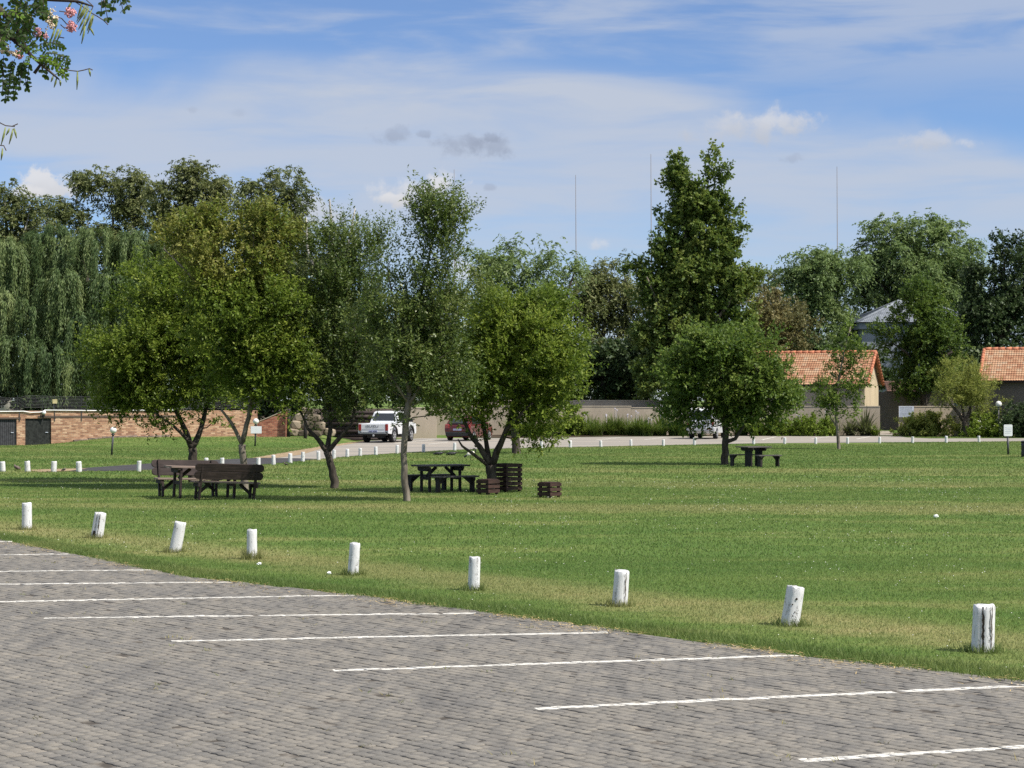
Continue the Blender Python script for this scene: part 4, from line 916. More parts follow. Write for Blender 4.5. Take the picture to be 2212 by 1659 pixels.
# ------------------------------------------------------------------ white posts
def post_mesh(seed, r=0.10, h=0.42, crack=0):
    rng = np.random.default_rng(seed); n = 22; mb = MB(); prof = []
    zs = [-0.12, 0.0, h * .3, h * .6, h * .85, h - .012, h]
    lump = rng.normal(0, 0.025, n); ch = rng.normal(0, 0.007, n)
    vs = []; fs = []
    for i, z in enumerate(zs):
        for k in range(n):
            a = 2 * math.pi * k / n; rr = r * (1 + lump[k] + rng.normal(0, 0.008)) * (1.03 - 0.05 * max(z, 0) / h)
            if i == len(zs) - 1: rr *= 0.95
            if crack and k in (crack, crack + 7): rr *= 0.80
            zz = z + (ch[k] if i >= len(zs) - 2 else 0)
            if crack and i >= len(zs) - 2 and abs(k - crack) < 2: zz -= 0.02
            vs.append((rr * math.cos(a), rr * math.sin(a), zz))
    for i in range(len(zs) - 1):
        for k in range(n):
            a, b = i * n + k, i * n + (k + 1) % n; fs.append((a, b, b + n, a + n))
    fs.append(tuple(range((len(zs) - 1) * n, len(zs) * n)))
    mb.add(vs, fs); return mb.mesh('bollard')
NP = 'white bollards along the paved car park'
FP = [((58, 1144), 57, 22, 0, 'clean upright white bollard standing farthest left along the car park edge', 0), ((209, 1162), 54, 27, 9, 'white bollard with split top and rotten brown foot, leaning right', 15), ((377, 1193), 65, 26, 11, 'white bollard leaning strongly to the right without any crack, in front of the benches', 0),
      ((544, 1208), 63, 23, 0, 'upright white bollard with a white scrap at its right foot', 0), ((762, 1242), 68, 24, 4, 'white bollard leaning slightly right, fifth along the car park edge from the left', 0), ((1023, 1275), 71, 26, 2, 'white bollard with a slim leaning shape below the slatted boxes', 0),
      ((1338, 1309), 76, 34, 4, 'thick white bollard with one long crack down its right side', 19), ((1706, 1351), 84, 40, 9, 'thick white bollard leaning right with a dark knot near its top', 0), ((2122, 1408), 100, 48, 2, 'largest white bollard with two deep dark cracks, nearest the camera', 15)]
for i, ((x, y), hh, ww, lean, lab, cr) in enumerate(FP):
    X, Y = G(x, y); s = Y / F; me = post_mesh(100 + i, ww * s / 2 * .96, hh * s + 0.01, cr)
    o = link('bollard', me, M['whitewash'], None, 0, True); o.location = (X, Y, -0.005); o.rotation_euler = (0, R(lean), random.uniform(-.3, .3) if not cr else -1.35 if cr == 15 else -1.0)
    if cr or True: o.rotation_euler = (0, R(lean), 0)
    tag(o, lab, 'bollard', NP)
    for (fx_, z0_, z1_, w_) in {1: ((.22, .12, 1.0, .014), (-.30, .0, .30, .05)), 6: ((.62, .0, 1.0, .012),), 8: ((-.20, .0, 1.0, .022), (.62, .05, 1.0, .012))}.get(i, ()):
        r_ = ww * s / 2; rngc = random.Random(int(fx_ * 100)); n_ = 14; vv = []; ff = []
        for q in range(n_ + 1):
            f_ = q / n_; z_ = (z0_ + (z1_ - z0_) * f_) * hh * s; cx_ = fx_ * r_ + rngc.uniform(-.004, .004) - .01 * f_; hw_ = w_ / 2 * rngc.uniform(.5, 1.2) * (1.2 if .3 < f_ < .8 else .8)
            for e_ in (-1, 1):
                x_ = cx_ + e_ * hw_; y_ = -math.sqrt(max(1e-6, (r_ * 1.045) ** 2 - x_ * x_)); vv.append((x_, y_, z_))
            if q: ff.append((2 * q - 2, 2 * q - 1, 2 * q + 1, 2 * q))
        mc_ = bpy.data.meshes.new('crack'); mc_.from_pydata(vv, [], ff); mc_.update(); link('crack', mc_, M['bark_dark'], o)
    if i == 7:
        for (kx, kz, kr) in ((.012, .30, .012), (-.022, .235, .007), (.015, .16, .007), (.0, .12, .006)): MB().ball((kx, -math.sqrt((ww * s / 2) ** 2 - kx * kx) * 1.0, kz), kr, 10, 6, (1, .35, 1.2)).build('knot', M['bark_dark'], o)
FARPOSTS = [(6, 1018.5), (60, 1019), (116, 1019.5), (171, 1019.5), (300, 1019), (361, 1018), (402, 1016), (446, 1013), (480, 1011.5), (558, 1009), (591, 1004.5), (627, 1000.5), (654, 997), (688, 994.5), (721, 991.5), (750, 987.5), (778, 985), (812, 983), (858, 980), (915, 977), (982, 973.5), (1052, 971.5), (1170, 968), (1232, 967), (1298, 966), (1363, 963.5), (1433, 963.5), (1500, 961.5), (1563, 960), (1628, 959.5), (1695, 959), (1762, 959), (1831, 958.5), (1900, 957.5), (1971, 957), (2044, 956.5), (2115, 955.5)]
protos = [post_mesh(200 + k, 0.072, 0.35, 0) for k in range(4)]
for i, (x, y) in enumerate(FARPOSTS):
    X, Y = G(x, y); o = link('bollard', protos[i % 4], None)
    if not protos[i % 4].materials: protos[i % 4].materials.append(M['whitewash'])
    k = 1.0 + random.uniform(-.08, .08); o.scale = (1.0 + (0.25 if x < 250 else 0), 1.0 + (0.25 if x < 250 else 0), k); o.location = (X, Y, 0); o.rotation_euler = (R(random.uniform(-2, 2)), R(random.uniform(-3, 3)), i * 1.3)
    me = protos[i % 4]; me.polygons.foreach_set('use_smooth', np.ones(len(me.polygons), bool))
    where = 'left of the path' if x < 200 else 'by the dark path' if x < 700 else 'near the cars' if x < 1100 else 'before the bed' if x < 1660 else 'before the tiled house' if x < 1950 else 'before the feathery tree'
    n = len(FARPOSTS)
    tag(o, ('short white post, %s from the left in the far row, %s' % (ordinal(i), where)) if i <= 20 else ('short white post, %s from the right in the far row, %s' % (ordinal(n - 1 - i), where)), 'bollard', 'short white posts along the far edge of the lawn')

# ------------------------------------------------------------------ picnic furniture
def rounded_board(w, h, r, y0, y1):
    """board outline in (x, z) with round lower and upper corners"""
    pts = []
    for cx, cz, a0 in ((w / 2 - r, h - r, 0), (-w / 2 + r, h - r, 90), (-w / 2 + r, r, 180), (w / 2 - r, r, 270)):
        for k in range(5): pts.append((cx + r * math.cos(R(a0 + k * 22.5)), cz + r * math.sin(R(a0 + k * 22.5))))
    return pts
def backed_bench(root, L, wood, top):
    """bench along x, sitter faces +y, back on the -y side"""
    s = MB()
    for k in range(3): s.box((0, -0.02 + k * 0.135 - 0.135, 0.425), (L, 0.128, 0.04))
    s.build('seat', top, root, 0.006)
    tilt = Matrix.Rotation(R(16), 3, 'X')
    for zz in (0.0, 0.20):
        b = MB(); b.prism(rounded_board(L * 1.04, 0.19, 0.085 if zz else 0.085, 0, 0), -0.022, 0.022)
        b.v = [tuple(tilt @ Vector((v[0], v[1], v[2] + zz)) + Vector((0, -0.255, 0.50))) for v in b.v]
        b.build('backrest_board', wood, root, 0.006)
    for sx in (-1, 1):
        x = sx * (L / 2 - 0.14)
        for nm, p0, p1, w in (('rear_leg', (x, -0.13, 0.0), (x, -0.335, 0.88), 0.10), ('front_leg', (x, 0.16, 0.0), (x, 0.10, 0.41), 0.09)):
            MB().bar(p0, p1, 0.05, w, (0, 1, 0)).build(nm, wood, root, 0.006)
        MB().box((x + 0.045 * sx, -0.06, 0.36), (0.045, 0.44, 0.10)).build('seat_bearer', wood, root, 0.005)
        MB().bar((x, 0.02, 0.13), (x - sx * 0.30, 0.02, 0.39), 0.04, 0.07).build('brace', wood, root)
def picnic_table(root, L, W, H, wood, top, gap=0.31, panel=0):
    t_ = MB(); nb = 6
    for k in range(nb): t_.box((0, -W / 2 + W * (k + .5) / nb, H - 0.02), (L, W / nb - 0.008, 0.04))
    t_.build('table_top', top, root, 0.005)
    for sx in (-1, 1):
        x = sx * (L / 2 - (0.20 if not panel else 0.24))
        ap = [(-W / 2 + .02, H - .042), (-W / 2 + .02, H - .09), (-W / 2 + .08, H - .16), (W / 2 - .08, H - .16), (W / 2 - .02, H - .09), (W / 2 - .02, H - .042)]
        MB().prism(ap, x - .03, x + .03, 'yz').build('apron', wood, root, 0.005)
        if panel:
            MB().box((x - sx * 0.056, 0, (H - .05) / 2), (0.05, W * .52, H - .05)).build('leg_panel', wood, root, 0.006)
        else:
            for sy in (-1, 1): MB().box((x - sx * 0.058, sy * gap, (H - .05) / 2), (0.055, 0.085, H - .05)).build('leg', wood, root, 0.005)
            MB().box((x - sx * 0.06, 0, 0.36), (0.045, gap * 2 - 0.09, 0.09)).build('stretcher', wood, root, 0.005)
            MB().bar((x - sx * 0.08, 0, H - .30), (x - sx * 0.36, 0, H - .06), 0.07, 0.07).build('brace', wood, root)
def plain_bench(root, L, wood, top):
    s = MB()
    for k in range(2): s.box((0, -0.075 + k * 0.15, 0.41), (L, 0.142, 0.04))
    s.build('seat', top, root, 0.005)
    for sx in (-1, 1):
        x = sx * (L / 2 - .14)
        MB().prism([(-.10, 0), (.10, 0), (.10, .28), (.145, .34), (.145, .388), (-.145, .388), (-.145, .34), (-.10, .28)], x - .03, x + .03, 'yz').build('leg_panel', wood, root, 0.005)
        MB().prism([(x - sx * .031, .20), (x - sx * .26, .388), (x - sx * .031, .388)], -.025, .025).build('brace', wood, root)
def place(name, x, y, rot, label, cat, group=None, ry=0.0, dz=0.0):
    X, Y = G(x, y); r = empty(name, (X, Y, dz), R(rot), R(ry)); tag(r, label, cat, group); return r
BW, BT = M['bench_wood'], M['bench_top']
c0 = Vector((*G(470, 1072), 0)); e1 = Vector((math.cos(R(25)), math.sin(R(25)), 0)); e2 = Vector((-math.sin(R(25)), math.cos(R(25)), 0))
def put(name, pos, rot, label, cat, group=None, ry=0.0, dz=0.0):
    r = empty(name, (pos.x, pos.y, dz), R(rot), R(ry)); tag(r, label, cat, group); return r
near_c = Vector((*G(489, 1080), 0))
nb = put('backed_bench', near_c + e2 * 0.15, 25, 'weathered brown bench with its back to the paving, nearer of the pair', 'bench', 'backed benches round the weathered table', 2.4, -.01)
backed_bench(nb, 1.62, BW, BT)
tb = put('picnic_table', near_c + e2 * 0.86 - e1 * 0.30, 25, 'weathered brown picnic table between the two backed benches', 'picnic table', 'picnic tables on the lawn', 2.4, .01)
picnic_table(tb, 1.85, .72, .76, BW, BT, .27)
fb = copy_tree(nb); fb.location = (near_c + e2 * 1.70 - e1 * .46) + Vector((0, 0, .02)); fb.rotation_euler = (0, R(-1.5), R(205))
tag(fb, 'weathered brown bench with backrest facing the paving, farther of the pair', 'bench')
KW, KT = M['black_wood'], M['black_top']
mc = Vector((*G(952, 1062), 0)); a = 27; m1 = Vector((math.cos(R(a)), math.sin(R(a)), 0)); m2 = Vector((-math.sin(R(a)), math.cos(R(a)), 0))
t2 = put('picnic_table', mc, a, 'black picnic table with braced legs beside the slender pale trunk', 'picnic table', 'picnic tables on the lawn'); picnic_table(t2, 1.38, .70, .70, KW, KT, .25)
b1 = put('backless_bench', mc - m2 * .62 + m1 * .12, a, 'black backless bench on the near side of the middle picnic table', 'bench', 'backless black benches'); plain_bench(b1, 1.25, KW, KT)
b2 = copy_tree(b1); b2.location = mc + m2 * .62 - m1 * .10; tag(b2, 'black backless bench behind the middle picnic table, end showing left of the pale trunk', 'bench')
rc = Vector((*G(1628, 1008), 0)); r1, r2 = m1, m2
t3 = put('picnic_table', rc, a, 'small black picnic table with solid panel legs beside the round dark green tree', 'picnic table', 'picnic tables on the lawn'); picnic_table(t3, 1.02, .80, .72, KW, KT, .25, 1)
b3 = copy_tree(b1); b3.location = rc - r2 * .66 + r1 * .18; b3.scale = (.78, 1, 1); tag(b3, 'black backless bench right of the small panel-legged picnic table', 'bench')
b4 = copy_tree(b1); b4.location = rc + r2 * .62 - r1 * .12; b4.scale = (.78, 1, 1); tag(b4, 'black backless bench between the round tree trunk and the panel-legged table', 'bench')

def slat_box(name, x, y, rot, s, h, n, label, cat, lid=False, legs=0.03):
    r = place(name, x, y, rot, label, cat, 'slatted wooden boxes beside the picnic table'); W_ = M['crate_wood']
    for sx in (-1, 1):
        for sy in (-1, 1): MB().box((sx * (s / 2 - .045), sy * (s / 2 - .045), h / 2 - .01), (.06, .06, h - .02)).build('corner_post', W_, r)
    gap = 0.034; bh = (h - legs) / n - gap
    for k in range(n):
        z = legs + gap / 2 + (k + .5) * (bh + gap) - gap / 2
        for q in range(4):
            b = MB().box((0, -s / 2, z), (s + .02, .024, bh)); A = Matrix.Rotation(q * math.pi / 2, 3, 'Z')
            b.v = [tuple(A @ Vector(v)) for v in b.v]; b.build('slat', W_, r, .003)
    if lid: MB().box((0, 0, h - .005), (s - .03, s - .03, .024)).build('lid', W_, r, .004)
    return r
slat_box('bin_enclosure', 1092, 1061.5, 48, .60, .74, 6, 'tall slatted dark wood bin enclosure beside the round bright tree', 'bin enclosure')
slat_box('wooden_box', 1054, 1068, 48, .40, .38, 3, 'low slatted dark wood box pushed against the tall bin enclosure', 'box', True)
slat_box('wooden_box', 1187, 1074.5, 48, .40, .37, 3, 'low slatted dark wood box standing alone on the grass', 'box', True)

# ------------------------------------------------------------------ lamps, signs, drum, scraps, birds, masts
def lamp(x, y, H, r, label, lean=0.0, z=None):
    X, Y = G(x, y) if z is None else (x, y); z = th(X, Y) if z is None else z
    o = empty('globe_lamp', (X, Y, z), 0, R(lean)); tag(o, label, 'lamp', 'globe lamps on black poles')
    MB().tube([(0, 0, -.1), (0, 0, H - r * .9)], .042, 12).build('pole', M['dark_metal'], o, 0, True)
    MB().lathe([(.07, 0), (.075, .05), (.05, .07)], 14, (0, 0, H - r * 1.9 + .05)).build('collar', M['dark_metal'], o, 0, True)
    MB().ball((0, 0, H), r, 24, 16).build('globe', M['globe_white'], o, 0, True); return o
lamp(241, 984, 1.08, .14, 'globe lamp on the grass bank before the brick wall', 4)
lamp(551, 965.8, 1.24, .145, 'globe lamp with a white board on its pole, behind the yellowish tree', 2)
bp = P(2157, 936, 124.0); lamp(bp.x, 124.0, 2.08 - .0, .20, 'globe lamp rising from the bed at the right, before the taupe wall', 0, 0.0)
X, Y = G(551, 965.8)
o = empty('sign_board', (X, Y - .06, 0.0)); tag(o, 'small white board hung on the globe lamp pole among the leaves', 'sign')
MB().box((0.06, 0, .86), (.54, .02, .36)).build('panel', M['white_board'], o, .006); MB().box((0, .02, .86), (.08, .024, .05)).build('bracket', M['dark_metal'], o)
# sign on a post at the right
X, Y = G(2178, 982); o = empty('lawn_sign', (X, Y, 0)); tag(o, 'white notice on a dark post at the right edge of the lawn', 'sign'); s = Y / F
MB().tube([(0, 0, -.1), (-.02, 0, .78)], .048, 12).build('post', M['dark_metal'], o, 0, True)
pn_ = MB().prism(rounded_board(.37, .50, .05, 0, 0), -.07, -.05).build('panel', M['white_board'], o)
pn_.location = (-.02, 0, .80)
tx = MB(); rr = random.Random(3)
for row in range(4):
    z = .80 + .36 - row * .075; x = -.14
    while x < .10:
        w_ = rr.uniform(.03, .07); tx.box((x + w_ / 2 - .02, -.0715, z), (w_, .003, .022)); x += w_ + .012
tx.build('lettering', M['pale_board'], o)
# notice on the wall by the gate
o = empty('wall_notice', (P(1958, 889, 126.9).x, 126.9, 0)); tag(o, 'pale notice board full of small text on the wall right of the gate gap', 'sign')
zt = HC + (862 - 877.3) * 126.9 / F; zb = HC + (862 - 901) * 126.9 / F
MB().box((0, 0, (zt + zb) / 2), (.96, .03, zt - zb)).build('panel', M['pale_board'], o)
tx = MB()
for row in range(9):
    z = zt - .07 - row * .072; x = -.42
    while x < .36:
        w_ = rr.uniform(.03, .11); tx.box((x + w_ / 2, -.0165, z), (min(w_, .42 - x), .003, .034 if row in (0, 6) else .02)); x += w_ + .018
tx.build('lettering', M['ink'], o)
X, Y = G(2222, 987); o = empty('litter_drum', (X, Y, 0)); tag(o, 'black litter drum cut by the right edge of the picture', 'bin')
MB().lathe([(.29, 0), (.30, .02), (.305, .2), (.30, .22), (.30, .42), (.305, .44), (.30, .6)], 24).build('drum', M['black_paint'], o, 0, True)
MB().lathe([(.318, .60), (.318, .64), (.28, .67), (.05, .69)], 24).build('lid', M['black_paint'], o, 0, True)
def scrap(x, y, r, label):
    X, Y = G(x, y); bm = bmesh.new(); bmesh.ops.create_icosphere(bm, subdivisions=2, radius=r)
    for v in bm.verts: v.co *= random.uniform(.65, 1.2); v.co.z *= .7
    me = bpy.data.meshes.new('paper_scrap'); bm.to_mesh(me); bm.free(); o = link('paper_scrap', me, M['paper']); o.location = (X, Y, .045 + r * .3); tag(o, label, 'litter', 'white scraps on the grass')
scrap(560, 1226, .034, 'white scrap on the grass just right of the upright bollard with long grass'); scrap(711, 1246, .03, 'white scrap on the grass left of the fifth bollard'); scrap(2022, 1121, .05, 'white scrap alone far out on the right of the lawn')
for i, (x, y, top, lab) in enumerate(((982, 470, 366, 'leftmost thin mast, behind the top of the slender tree'), (1244.5, 560, 378, 'thin mast rising behind the light green pepper tree'), (1407, 420, 333, 'thin mast just left of the tall pointed tree'), (1809, 560, 360, 'rightmost thin mast, above the grey-green pepper tree'))):
    Yd = 400.0; b = P(x + 1.5, 830, Yd); tp = P(x - 1.0, top, Yd); zb = th(b.x, Yd)
    o = empty('mast', (b.x, Yd, zb)); tag(o, lab, 'mast', 'thin masts in the distance')
    MB().tube([(0, 0, -1), (0, 0, .5)], .3, 10).build('footing', M['mast'], o)
    H = tp.z - zb; MB().tube([(0, 0, 0), ((tp.x - b.x) * .6, 0, H * .6), (tp.x - b.x, 0, H)], [.12, .09, .045], 8).build('pole', M['mast'], o)

def skin_body(name, m, parent, pts, edges, rad, sub=2):
    """one continuous surface grown round a skeleton"""
    me = bpy.data.meshes.new(name); me.from_pydata(pts, edges, []); o = bpy.data.objects.new(name, me); COL.objects.link(o)
    sk = o.modifiers.new('skin', 'SKIN'); sk.use_smooth_shade = True
    lay = me.skin_vertices[0].data if len(me.skin_vertices) else None
    if lay is None:
        bm = bmesh.new(); bm.from_mesh(me); bm.verts.layers.skin.verify(); bm.to_mesh(me); bm.free(); lay = me.skin_vertices[0].data
    for k, r_ in enumerate(rad):
        lay[k].radius = r_ if hasattr(r_, '__len__') else (r_, r_); lay[k].use_root = (k == 0)
    ss = o.modifiers.new('subsurf', 'SUBSURF'); ss.levels = sub; ss.render_levels = sub
    dg = bpy.context.evaluated_depsgraph_get(); dg.update(); me2 = bpy.data.meshes.new_from_object(o.evaluated_get(dg)); bpy.data.objects.remove(o)
    o2 = link(name, me2, m, parent, 0, True); return o2
def bird(x, y, rz, label, cat, kind, s=1.0):
    X, Y = G(x, y); r = empty(cat.replace(' ', '_'), (X, Y, 0), R(rz)); tag(r, label, cat); r.scale = (s, s, s)
    if kind == 'ibis':
        skin_body('body', M['bird_white'], r, [(0, 0, .27), (.09, 0, .30), (.15, 0, .33), (-.10, 0, .24), (-.17, 0, .20)], [(0, 1), (1, 2), (0, 3), (3, 4)], [.095, .08, .045, .08, .035])
        skin_body('neck_and_head', M['bird_black'], r, [(.15, 0, .33), (.20, 0, .40), (.17, 0, .455), (.12, 0, .47), (.085, 0, .44), (.06, 0, .37)], [(0, 1), (1, 2), (2, 3), (3, 4), (4, 5)], [.035, .03, .03, .036, .016, .008])
        MB().ball((-.20, 0, .185), .06, 10, 7, (1.6, .7, .7), Matrix.Rotation(R(-38), 3, 'Y')).build('tail', M['bird_black'], r, 0, True)
        for sy in (-1, 1): MB().tube([(0, sy * .03, .20), (-.02, sy * .03, .10), (0, sy * .03, 0), (.05, sy * .03, .004)], .007, 6).build('leg', M['bird_black'], r)
    elif kind == 'resting':
        skin_body('body', M['bird_black'], r, [(0, 0, .07), (.12, 0, .085), (.17, 0, .11), (.19, 0, .145), (-.14, 0, .06), (-.26, 0, .045)], [(0, 1), (1, 2), (2, 3), (0, 4), (4, 5)], [.075, .06, .035, .034, .055, .02])
        MB().tube([(.20, 0, .15), (.245, 0, .14), (.275, 0, .115)], [.014, .009, .004], 6).build('bill', M['bird_brown'], r)
        for sy in (-1, 1): MB().ball((-.06, sy * .055, .075), .06, 10, 6, (2.2, .35, .7)).build('wing', M['bird_black'], r, 0, True)
    else:
        skin_body('body', M['bird_brown'], r, [(0, 0, .105), (.06, 0, .13), (.085, 0, .17), (.095, 0, .20), (-.08, 0, .08), (-.17, 0, .055)], [(0, 1), (1, 2), (2, 3), (0, 4), (4, 5)], [.06, .048, .026, .027, .04, .014])
        MB().tube([(.115, 0, .20), (.14, 0, .196)], [.008, .003], 6).build('bill', M['bird_black'], r)
        for sy in (-1, 1):
            MB().ball((-.04, sy * .048, .105), .05, 10, 6, (2.0, .35, .8), Matrix.Rotation(R(-20), 3, 'Y')).build('wing', M['black_trim'] if kind == 'dark' else M['bird_brown'], r, 0, True)
            MB().tube([(.0, sy * .025, .06), (.0, sy * .025, 0), (.03, sy * .025, .004)], .006, 6).build('leg', M['bird_black'], r)
bird(1017, 995, 8, 'white ibis with black neck bent over its back, on the grass', 'ibis', 'ibis', 1.0)
bird(976, 983.5, 5, 'dark bird resting on the grass nearer to the white ibis', 'resting bird', 'resting', 1.0)
bird(948, 983, 5, 'dark bird resting on the grass farther left of the white ibis', 'resting bird', 'resting', 1.0)
bird(36, 1017, 150, 'brown pigeon-like bird between the two leftmost far posts', 'pigeon', 'pigeon', 1.05)
bird(138, 1018.5, 20, 'small dark bird at the soil end of the dark path', 'small bird', 'dark', .62)
bird(617, 1006, 200, 'small dark bird by the posts beside the dark path', 'small bird', 'dark', .6)

# ------------------------------------------------------------------ vehicles (length along +x, origin under the rear axle centre, z = 0 ground)
def shell(name, m, parent, prof, half, bevel=0.03):
    """closed body: side outline (x, z), half width given per outline point"""
    n = len(prof); mb = MB()
    vs = [(x, -half[i], z) for i, (x, z) in enumerate(prof)] + [(x, half[i], z) for i, (x, z) in enumerate(prof)]
    fs = [tuple(range(n)), tuple(range(n, 2 * n))[::-1]] + [(i, (i + 1) % n, (i + 1) % n + n, i + n) for i in range(n)]
    mb.add(vs, fs); return mb.build(name, m, parent, bevel, False)
def wheel(parent, x, y, r, w):
    sg = 1 if y > 0 else -1
    we = MB().lathe([(r * .62, -w / 2), (r * .93, -w / 2), (r, -w * .32), (r, w * .32), (r * .93, w / 2), (r * .62, w / 2)], 26, (0, 0, 0), 'y').build('wheel', M['rubber'], parent, 0, True)
    we.location = (x, y, r)
    MB().lathe([(.03, sg * w * .5), (r * .2, sg * w * .46), (r * .5, sg * w * .40), (r * .66, sg * w * .53), (r * .68, sg * w * .44), (r * .6, sg * w * .1)], 26, (0, 0, 0), 'y').build('rim', M['rim_metal'], we, 0, True)
    sp = MB()
    for k in range(6):
        A = Matrix.Rotation(k * math.pi / 3, 3, 'Y'); b = MB().box((0, sg * w * .53, r * .36), (.055, .03, r * .5)); sp.add([A @ Vector(v) for v in b.v], b.f)
    sp.build('spokes', M['rim_metal'], we)
    return we
def quad(name, m, parent, pts, thick=0.012, nrm=None):
    """a thin panel: polygon given counter-clockwise seen from outside"""
    p = [Vector(q) for q in pts]; nn = (p[1] - p[0]).cross(p[2] - p[0]).normalized(); n = len(p); mb = MB()
    mb.add([q + nn * .004 for q in p] + [q + nn * thick for q in p], [tuple(range(n))[::-1], tuple(range(n, 2 * n))] + [(i, (i + 1) % n, (i + 1) % n + n, i + n) for i in range(n)])
    return mb.build(name, m, parent)
def pickup(X, Y, rz):
    r = empty('pickup_truck', (X, Y, 0.0), rz); tag(r, 'white pickup truck seen from behind, parked on the pale road under the olive tree', 'pickup truck'); Wm = M['car_white']; hw = .84
    shell('cab', Wm, r, [(.72, .46), (.72, 1.06), (.80, 1.20), (.95, 1.66), (1.15, 1.73), (2.10, 1.74), (2.35, 1.68), (3.05, 1.14), (4.0, 1.03), (4.12, .92), (4.15, .52), (4.05, .42)], [hw, hw, .80, .66, .62, .62, .64, .79, .80, .80, .80, .80], .035)
    shell('bed_floor', Wm, r, [(-1.02, .60), (-1.02, .72), (.72, .72), (.72, .60)], [.80] * 4, .01)
    for s in (-1, 1):
        b = MB().prism([(-1.05, .52), (-1.05, 1.06), (.72, 1.06), (.72, .46), (.45, .46), (.36, .68), (.18, .82), (0, .86), (-.18, .82), (-.36, .68), (-.45, .48)], s * hw - .035, s * hw + .035); b.build('bed_side', Wm, r, .02)
        MB().tube([(.45, s * (hw + .04), .42), (.38, s * (hw + .04), .70), (.19, s * (hw + .04), .85), (0, s * (hw + .04), .89), (-.19, s * (hw + .04), .85), (-.38, s * (hw + .04), .70), (-.45, s * (hw + .04), .46)], .05, 8).build('wheel_arch', M['black_trim'], r, 0, True)
        MB().tube([(2.60, s * (hw + .0), .42), (2.67, s * hw, .70), (2.86, s * hw, .85), (3.05, s * hw, .89), (3.24, s * hw, .85), (3.43, s * hw, .70), (3.50, s * hw, .46)], .06, 8).build('wheel_arch', M['black_trim'], r, 0, True)
        MB().box((-1.07, s * (hw - .07), .86), (.06, .15, .36)).build('tail_light', M['lamp_red'], r, .012)
        y0, y1 = s * .815, s * .69
        pp = [(1.02, y0, 1.17), (2.86, s * .82, 1.17), (2.30, s * .675, 1.60), (1.12, s * .675, 1.62)]
        quad('side_window', M['glass_dark'], r, pp if s < 0 else pp[::-1])
        mi = MB().box((2.62, s * .98, 1.20), (.12, .20, .17)).build('mirror', M['black_trim'], r, .03)
        MB().bar((2.62, s * .82, 1.16), (2.62, s * .93, 1.18), .05, .05).build('mirror_arm', M['black_trim'], mi)
        MB().box((1.35, s * (hw + .006), .98), (.16, .02, .045)).build('door_handle', M['black_trim'], r)
        MB().box((1.9, s * (hw - .02), .40), (1.4, .09, .07)).build('side_step', M['black_trim'], r, .01)
    MB().tube([(.62, -hw - .037, .93), (.62, -hw - .045, .93)], .055, 14).build('fuel_cap', M['black_trim'], r)
    tg = MB().prism([(-1.09, .58), (-1.09, 1.02), (-1.075, 1.06), (-1.02, 1.06), (-1.02, .58)], -.69, .69).build('tailgate', Wm, r, .012)
    te = text_mesh('ISUZU', .20, .004); lo = link('lettering', te, M['letter_grey'], tg); lo.location = (-1.097, .06, .905); lo.rotation_euler = (R(90), 0, R(-90)); lo.scale = (1.35, .85, 1)
    MB().box((-1.095, 0, .755), (.012, 1.3, .010)).build('crease', M['car_silver'], tg)
    pl = MB().box((-1.10, 0, .64), (.02, .50, .11)).build('number_plate', M['plate_blue'], tg)
    le = MB()
    for k in range(8):
        if k != 3: le.box((-1.113, .19 - k * .054, .64), (.004, .034, .06))
    le.build('lettering', M['ink'], pl)
    MB().box((-1.06, 0, .49), (.20, 1.64, .13)).build('rear_bumper', M['black_trim'], r, .03); MB().box((-1.17, 0, .545), (.02, 1.56, .03)).build('bumper_trim', M['rim_metal'], r)
    MB().box((-1.20, -.06, .42), (.12, .08, .10)).build('tow_hitch', M['rim_metal'], r, .01)
    quad('rear_window', M['glass_dark'], r, [(.80, .66, 1.21), (.80, -.66, 1.21), (.925, -.55, 1.60), (.925, .55, 1.60)], .015)
    pp = [(3.0, -.70, 1.18), (3.0, .70, 1.18), (2.40, .58, 1.64), (2.40, -.58, 1.64)]; quad('windscreen', M['glass_dark'], r, pp, .015)
    MB().box((1.5, 0, .36), (4.6, .9, .16)).build('chassis', M['black_trim'], r); MB().tube([(0, -.7, .36), (0, .7, .36)], .06, 8).build('axle', M['black_trim'], r); MB().ball((0, 0, .34), .16, 12, 8).build('differential', M['black_trim'], r, 0, True)
    for x in (0, 3.05):
        for s in (-1, 1): wheel(r, x, s * .74, .37, .25)
    return r
